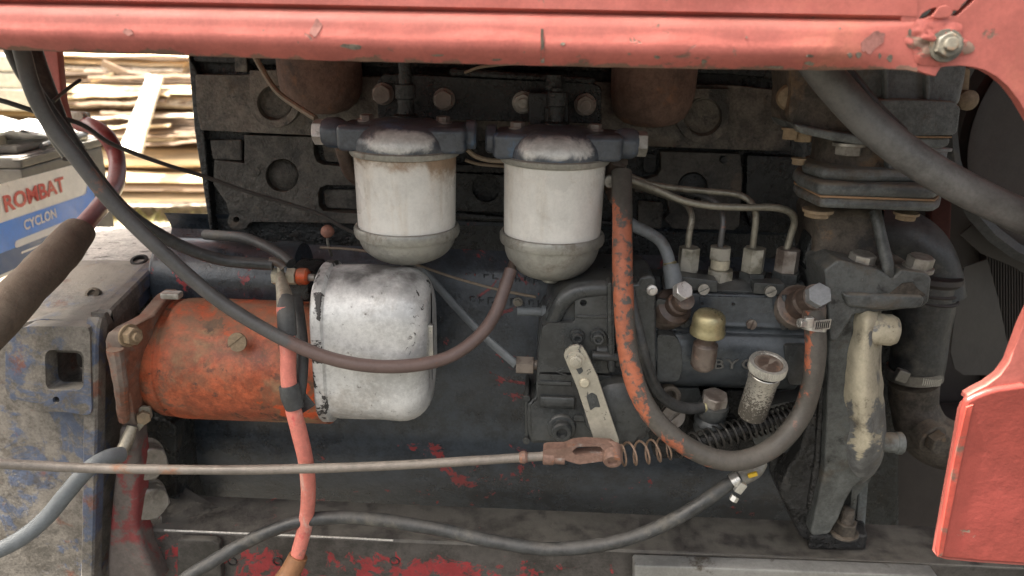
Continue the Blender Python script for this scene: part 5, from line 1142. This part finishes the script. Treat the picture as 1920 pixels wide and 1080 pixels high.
wire('steel_line', [(600, 464, .80), (680, 470, .80), (760, 490, .79), (850, 520, .785), (930, 542, .78), (1005, 557, .77)], .0016, M['wiretan'], 'fine tan line stretched below the filters to the governor')
wire('top_wire', [(872, 136, .78), (900, 126, .77), (940, 121, .765), (985, 118, .76)], .0016, M['wiretan'], 'fine wire bowing just under the hood edge')
single('stop_cable', tube([P(*q) for q in ((700, 440, .80), (760, 485, .795), (800, 515, .785), (850, 570, .765), (905, 628, .74), (968, 684, .717))], .0048, n=12, flat=.6), M['greycable'], 'flat grey cable slanting down to the brown hex nut on the pump', 'cable')
T = Thing('dipstick', 'small pinkish ball on a thin dipstick below the block face', 'dipstick')
T.part('ball', lathe([(0, -.0075)] + [(.0075 * math.cos(R(a)), .0075 * math.sin(R(a))) for a in range(-75, 76, 15)] + [(0, .0075)], P(614, 434, .80), Z, 22).jitter(.0005, 120), M['ball'])
T.part('stick', tube([P(614, 442, .80), P(616, 462, .805), P(622, 480, .82)], .0018, n=8), M['steel'])
T.done()

# ================================================================== thermostat housing and front column at the right
T = Thing('thermostat_housing', 'dusty grey water housing with bolted flanges under the torn hood corner', 'water housing')
YT = .70
T.part('side_lug', prism(rnd([(1478, 100), (1600, 100), (1616, 190), (1610, 250), (1560, 256), (1490, 242), (1478, 216), (1484, 170)], 6), YT + .004, .06, bev=.007, seg=3).jitter(.0014, 30), M['earth'])
T.part('lug_knob', lathe([(.013, -.01), (.013, .004), (.010, .008), (0, .009)], P(1484, 182, YT + .02), (-.6, -1, 0), 20).jitter(.001, 60), M['tanbolt'])
T.part('upper_body', prism([(1596, 90), (1820, 90), (1812, 150), (1800, 200), (1622, 200), (1606, 150)], YT, .08, bev=.005, seg=3), M['greypaint'])
for x in (1664, 1742): T.part('cooling_rib', prism([(x - 5, 100), (x + 5, 100), (x + 3, 188), (x - 6, 188)], YT - .006, .01, bev=.002), M['greypaint'])
T.part('upper_flange', prism([(1628, 188), (1700, 186), (1790, 190), (1802, 202), (1796, 248), (1788, 254), (1690, 256), (1628, 256), (1618, 240)], YT - .014, .09, bev=.006, seg=4), M['greypaint'])
T.part('lower_flange', prism([(1490, 232), (1560, 246), (1630, 256), (1784, 258), (1780, 274), (1764, 279), (1640, 276), (1560, 264), (1500, 250)], YT - .008, .08, bev=.003, seg=3), M['greypaint'])
T.part('gasket', prism([(1640, 254), (1786, 256), (1785, 259), (1640, 258)], YT - .0125, .08, bev=.0005), M['gasket'])
for (x, y, rr_, m) in ((1593, 268, .0125, 'steel'), (1757, 277, .0105, 'greycap'), (1508, 244, .0085, 'tanbolt'), (1484, 240, .0075, 'tanbolt')):
    T.bolt(P(x, y, YT + .015), (0, -.05, -1), rr_, .009, M[m], washer=1.22)
T.part('neck', lathe([(.048, 0), (.044, .008), (.042, .02), (.042, .06)], P(1598, 330, YT + .052), Z, 40).jitter(.0015, 40), M['earth'])
T.part('neck_front', prism([(1636, 262), (1700, 268), (1700, 322), (1640, 320)], YT + .016, .06, bev=.006, seg=3), M['greypaint'])
T.part('neck_rib', prism([(1664, 268), (1680, 268), (1684, 330), (1666, 330)], YT + .002, .03, bev=.003), M['greypaint'])
def flange(y0, y1, pts, m, bev=.005):
    zt, zb = P(1620, y0, YT - .02).z, P(1620, y1, YT - .02).z
    return prism3([Vector((q.x, q.y, zb)) for q in (P(x, (y0 + y1) / 2, Y) for x, Y in pts)], Z * (zt - zb), (), bev, 3)
fpts = [(1536, YT - .018), (1756, YT - .022), (1762, YT - .01), (1762, YT + .10), (1490, YT + .10), (1482, YT + .055), (1490, YT + .03)]
T.part('middle_flange', flange(345, 371, fpts, 'greypaint'), M['greypaint'])
T.part('flange_step', flange(322, 346, [(1540, YT - .004), (1600, YT - .012), (1740, YT - .004), (1740, YT + .08), (1500, YT + .08), (1500, YT + .03)], 'greypaint', .006), M['greypaint'])
T.part('flange_gasket', flange(370, 374, [(1537, YT - .0165), (1754, YT - .0205), (1760, YT), (1760, YT + .1), (1490, YT + .1), (1484, YT + .05)], 'gasket', .0004), M['gasket'])
T.part('bottom_flange', flange(374, 394, fpts, 'greypaint', .006), M['greypaint'])
for (x, y, rr_) in ((1534, 392, .0125), (1700, 398, .010), (1498, 296, .006)):
    T.bolt(P(x, y, YT + .004), (0, 0, -1), rr_, .005, M['tanbolt'], washer=1.15)
T.done()

T = Thing('front_column', 'cast grey column and engine mount with whitish weathered cover bulge', 'engine mount')
YC = .715
T.part('upper_column', prism([(1538, 392), (1660, 394), (1664, 430), (1668, 470), (1676, 500), (1680, 528), (1540, 526), (1530, 480), (1536, 430)], YC + .014, .08, bev=.014, seg=4).jitter(.0018, 30), M['earth'])
T.part('column_rib', tube([P(1641, 396, YC + .004), P(1648, 425, YC - .004), P(1657, 465, YC - .012), P(1664, 500, YC - .018), P(1664, 540, YC - .018)], .0056, n=14).jitter(.0006, 40), M['column'])
T.part('rear_fin', prism([(1522, 440), (1545, 430), (1556, 540), (1540, 552), (1504, 492)], YC + .03, .03, bev=.004).jitter(.001, 40), M['blockdark'])
br = [(1545, 506), (1570, 488), (1640, 502), (1676, 520), (1690, 505), (1738, 512), (1748, 522), (1742, 566), (1730, 576), (1660, 584), (1600, 590), (1570, 640), (1556, 640), (1552, 560)]
T.part('bracket', prism(br, YC - .024, .09, bev=.010, seg=4, r=5).jitter(.0014, 35), M['column'])
T.part('bracket_lip', prism([(1580, 549), (1640, 553), (1735, 556), (1734, 572), (1720, 580), (1640, 582), (1590, 576)], YC - .030, .02, bev=.005, seg=3).jitter(.001, 40), M['column'])
T.part('flaked_patch', prism([(1668, 552), (1684, 540), (1694, 532), (1712, 530), (1722, 542), (1736, 552), (1734, 556), (1668, 555)], YC - .0262, .004, bev=.0008), M['earth'], label='brown patch where paint flaked away')
for (x, y, m) in ((1612, 500, 'steel'), (1720, 505, 'steel')):
    T.bolt(P(x, y, YC - .006), (.05, -.12, 1), .0125, .011, M[m], washer=1.18, wh=.3, hint=(1, -.4, 0))
T.part('dowel', lathe([(.011, -.006), (.010, .006), (.007, .010), (0, .011)], P(1682, 516, YC + .01), (0, -.2, 1), 20), M['earth'])
st = [(1556, 560), (1598, 580), (1640, 600), (1646, 660), (1644, 760), (1648, 830), (1636, 872), (1616, 900), (1600, 915), (1586, 940), (1572, 975), (1556, 1002), (1526, 1006), (1520, 1000), (1546, 880), (1552, 760), (1555, 640)]
T.part('mount_plate', prism(st, YC - .012, .05, bev=.006, seg=3).jitter(.0010, 30), M['column'])
T.part('inner_plate', prism([(1536, 600), (1552, 600), (1549, 760), (1540, 890), (1526, 960), (1512, 960), (1528, 860), (1536, 740)], YC, .05, bev=.004).jitter(.001, 40), M['railblack'])
btab = [(578, 1588, 1650), (588, 1588, 1654), (596, 1588, 1656), (610, 1588, 1656), (624, 1588, 1655), (640, 1583, 1654), (660, 1578, 1654), (700, 1572, 1653), (740, 1569, 1656), (780, 1568, 1661), (810, 1569, 1662), (840, 1571, 1658), (865, 1575, 1650), (885, 1582, 1638), (902, 1594, 1622), (908, 1604, 1616)]
rg = []; ny = 40
for j in range(ny + 1):
    y = 578 + (908 - 578) * j / ny; xl = lerp_tab([(a, b_) for a, b_, _ in btab], y); xr = lerp_tab([(a, c_) for a, _, c_ in btab], y)
    q = min(1, (y - 560) / 40, (909 - y) / 60); row = []
    hol = math.exp(-((y - 790) / 34.0) ** 2)
    for i in range(17):
        u = i / 16; bul = max(0, math.sin(math.pi * u ** 1.45)) ** .6 * (.044 * max(.02, q) ** .6) - .014 * hol * math.exp(-((u - .22) / .2) ** 2)
        row.append(P(xl + (xr - xl) * u, y, YC + .006 - bul))
    row += [P(xr - 1, y, YC + .02), P(xl + 1, y, YC + .02)]
    rg.append(row)
bb = loft(rg).jitter(.0030, 24).jitter(.0012, 60, 3)
for i, v in enumerate(bb.v):
    row = (i // 19); u = (i % 19) / 16; bb.a[i] = .40 + .70 * max(0, 1 - abs(row / ny - .30) / .30) * (1.35 - 1.1 * u) + (.45 if row < 6 else 0) + .28 * math.exp(-((u - .62 + row * .004) / .13) ** 2) * (row > 18)
T.part('cover_bulge', bb, M['greypatch'], label='bulging cover with cream weathered patches', smooth=70)
kn = lathe([(.012, -.02), (.0155, -.006), (.0155, .010), (.013, .0155), (.007, .0175), (0, .018)], P(1650, 617, YC - .020), (1, -.12, 0), 26).jitter(.0016, 45)
for i in range(len(kn.v)): kn.a[i] = .56
T.part('cover_knob', kn, M['greypatch'], smooth=60)
T.part('cover_pin', lathe([(.011, 0), (.011, .016), (.0122, .017), (.0122, .022), (.010, .024)], P(1650, 828, YC + .005), (1, -.12, .02), 24), M['greypaint'])
# foot on the rail
zf = P(1560, 1010, YC - .01).z
yf = PZ(1560, 1032, ZR).y
fq = [PZ(1514, 1033, ZR), PZ(1622, 1034, ZR), PZ(1612, 990, ZR), PZ(1506, 985, ZR)]
for q in fq: q.z = ZR + .0006
T.part('foot', prism3(fq, Z * .021, (), .004, 3).jitter(.0008, 50), M['railblack'])
T.part('foot_web', prism([(1600, 880), (1632, 870), (1636, 900), (1610, 930), (1604, 985), (1592, 985), (1596, 920)], YC + .004, .03, bev=.005), M['column'])
T.part('foot_strut', prism([(1612, 900), (1630, 895), (1622, 1000), (1604, 1000)], YC + .03, .012, bev=.002), M['greypaint'])
c = PZ(1582, 1000, ZR + .0216); c.z = ZR + .0215
T.bolt(c, Z, .0128, .014, M['earth'], washer=1.25, name='foot_nut')
T.part('foot_stud', lathe([(.0076, 0)] + [(.0076 - .0006 * (k % 2), .012 + k * .0011) for k in range(18)] + [(.0062, .034), (0, .035)], c, Z, 22), M['earth'])
wg = [(1530, 740), (1548, 740), (1550, 880), (1530, 1000), (1518, 1018), (1504, 1012), (1480, 960), (1462, 922), (1478, 880), (1500, 850)]
T.part('oily_gusset', prism(wg, YC + .004, .05, bev=.005, seg=3).jitter(.0022, 45), M['railblack'])
T.done()

# ================================================================== radiator side, far right
T = Thing('radiator_hose', 'wide black radiator hose with worm clamp between column and fan', 'hose')
T.part('upper_elbow', tube([P(1650, 440, .93), P(1690, 446, .92), P(1728, 470, .91), P(1752, 520, .905), P(1760, 560, .90)], [.036, .036, .033, .031, .031], n=30), M['rubber'])
T.part('end_bead', lathe([(.036, -.005), (.0395, 0), (.0385, .006), (.035, .008)], P(1740, 520, .90), (.05, 0, 1), 34), M['shadowmetal'])
for y in (542, 556): T.part('fold', lathe([(.036, -.002), (.0375, 0), (.036, .002)], P(1737, y, .90), (.05, 0, 1), 34), M['shadowmetal'])
T.part('lower_hose', tube([P(1736, 522, .90), P(1732, 580, .90), P(1724, 640, .90), P(1716, 704, .90)], [.035, .0355, .034, .032], n=34), M['rubber'])
cp = T.part('clamp_band', lathe([(.0325, -.007), (.0345, -.007), (.0345, .007), (.0325, .007)], P(1714, 698, .90), (-.12, .06, 1), 40), M['clampdull'])
sb = B()
for k in range(11):
    a = -.15 + k * .075; d = Vector((math.sin(a), -math.cos(a), -.10 * math.sin(a) + .06)); sb.join(box(P(1714, 698, .90) + d * .0348, .0012, .0014, .010, .0003, Matrix.Rotation(a, 3, 'Z')))
T.part('clamp_teeth', sb, M['clamp'], cp, kind='stuff')
T.part('clamp_housing', box(P(1690, 704, .862), .016, .010, .016, .002, Matrix.Rotation(.3, 3, 'Y')), M['clampdull'])
T.part('elbow_casting', tube([P(1714, 716, .90), P(1716, 760, .90), P(1732, 806, .89), P(1770, 832, .88), P(1840, 850, .87)], [.031, .030, .034, .034, .032], n=30).jitter(.002, 30), M['earth'])
T.part('elbow_plug', lathe([(.020, -.01), (.020, .006), (.017, .008)], P(1742, 818, .848), (.35, -1, -.15), 24), M['earth'])
T.part('elbow_plug_head', hexa(P(1752, 824, .838), (.35, -1, -.15), .0155, .012), M['earth'])
T.done()
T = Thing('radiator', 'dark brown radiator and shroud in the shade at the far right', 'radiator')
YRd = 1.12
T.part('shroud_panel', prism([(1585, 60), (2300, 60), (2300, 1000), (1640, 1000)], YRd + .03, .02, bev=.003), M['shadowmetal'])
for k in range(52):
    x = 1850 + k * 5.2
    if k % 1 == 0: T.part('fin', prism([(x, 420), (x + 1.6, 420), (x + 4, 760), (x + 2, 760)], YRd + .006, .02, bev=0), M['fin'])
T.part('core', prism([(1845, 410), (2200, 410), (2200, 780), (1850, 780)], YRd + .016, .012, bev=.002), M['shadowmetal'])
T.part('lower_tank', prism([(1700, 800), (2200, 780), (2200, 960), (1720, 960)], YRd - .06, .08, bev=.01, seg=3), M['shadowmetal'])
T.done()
T = Thing('inner_frame', 'dark red inner frame upright glimpsed behind the water housing', 'frame')
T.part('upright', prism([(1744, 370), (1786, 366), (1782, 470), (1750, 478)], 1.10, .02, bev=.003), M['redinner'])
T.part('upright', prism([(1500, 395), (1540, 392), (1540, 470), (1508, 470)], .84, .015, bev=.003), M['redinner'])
T.part('cross_member', prism([(1640, 840), (1900, 830), (1900, 1000), (1640, 1000)], .98, .05, bev=.01), M['shadowmetal'])
T.done()
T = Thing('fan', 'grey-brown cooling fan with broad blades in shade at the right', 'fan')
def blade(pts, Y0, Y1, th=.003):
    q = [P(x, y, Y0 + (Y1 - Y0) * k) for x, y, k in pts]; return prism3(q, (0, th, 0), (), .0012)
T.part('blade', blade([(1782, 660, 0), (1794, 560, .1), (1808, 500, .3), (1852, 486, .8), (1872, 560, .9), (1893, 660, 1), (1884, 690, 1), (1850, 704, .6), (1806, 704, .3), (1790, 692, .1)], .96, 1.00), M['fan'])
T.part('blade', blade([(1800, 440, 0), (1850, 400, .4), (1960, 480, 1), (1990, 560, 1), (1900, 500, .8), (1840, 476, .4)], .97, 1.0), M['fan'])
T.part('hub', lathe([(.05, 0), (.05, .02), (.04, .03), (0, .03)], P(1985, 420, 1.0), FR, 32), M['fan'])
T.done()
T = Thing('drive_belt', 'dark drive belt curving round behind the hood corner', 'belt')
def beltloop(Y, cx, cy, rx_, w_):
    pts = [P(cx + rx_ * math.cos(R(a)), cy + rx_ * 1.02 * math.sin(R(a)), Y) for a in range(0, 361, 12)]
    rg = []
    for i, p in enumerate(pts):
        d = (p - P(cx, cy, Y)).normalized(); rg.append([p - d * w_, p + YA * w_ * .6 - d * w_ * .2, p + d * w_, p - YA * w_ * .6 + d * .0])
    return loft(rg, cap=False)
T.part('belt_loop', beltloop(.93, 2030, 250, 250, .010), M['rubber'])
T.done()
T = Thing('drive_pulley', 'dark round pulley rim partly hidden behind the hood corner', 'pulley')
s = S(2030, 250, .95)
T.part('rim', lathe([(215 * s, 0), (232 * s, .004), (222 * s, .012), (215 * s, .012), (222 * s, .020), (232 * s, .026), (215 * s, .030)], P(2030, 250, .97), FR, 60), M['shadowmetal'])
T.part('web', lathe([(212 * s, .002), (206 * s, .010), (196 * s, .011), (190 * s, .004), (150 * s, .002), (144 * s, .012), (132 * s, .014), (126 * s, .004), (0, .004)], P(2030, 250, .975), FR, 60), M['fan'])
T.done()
T = Thing('lug_stay', 'tan rusty stay bar with round eye beside the housing', 'stay')
T.part('stay_bar', prism([(1804, 126), (1822, 128), (1818, 180), (1812, 196), (1798, 196), (1796, 182), (1800, 160)], .74, .012, bev=.003), M['tanbolt'])
T.part('stay_eye', lathe([(.0095, 0), (.0095, .008), (.006, .010), (0, .010)], P(1808, 187, .738), FR, 22), M['tanbolt'])
T.done()
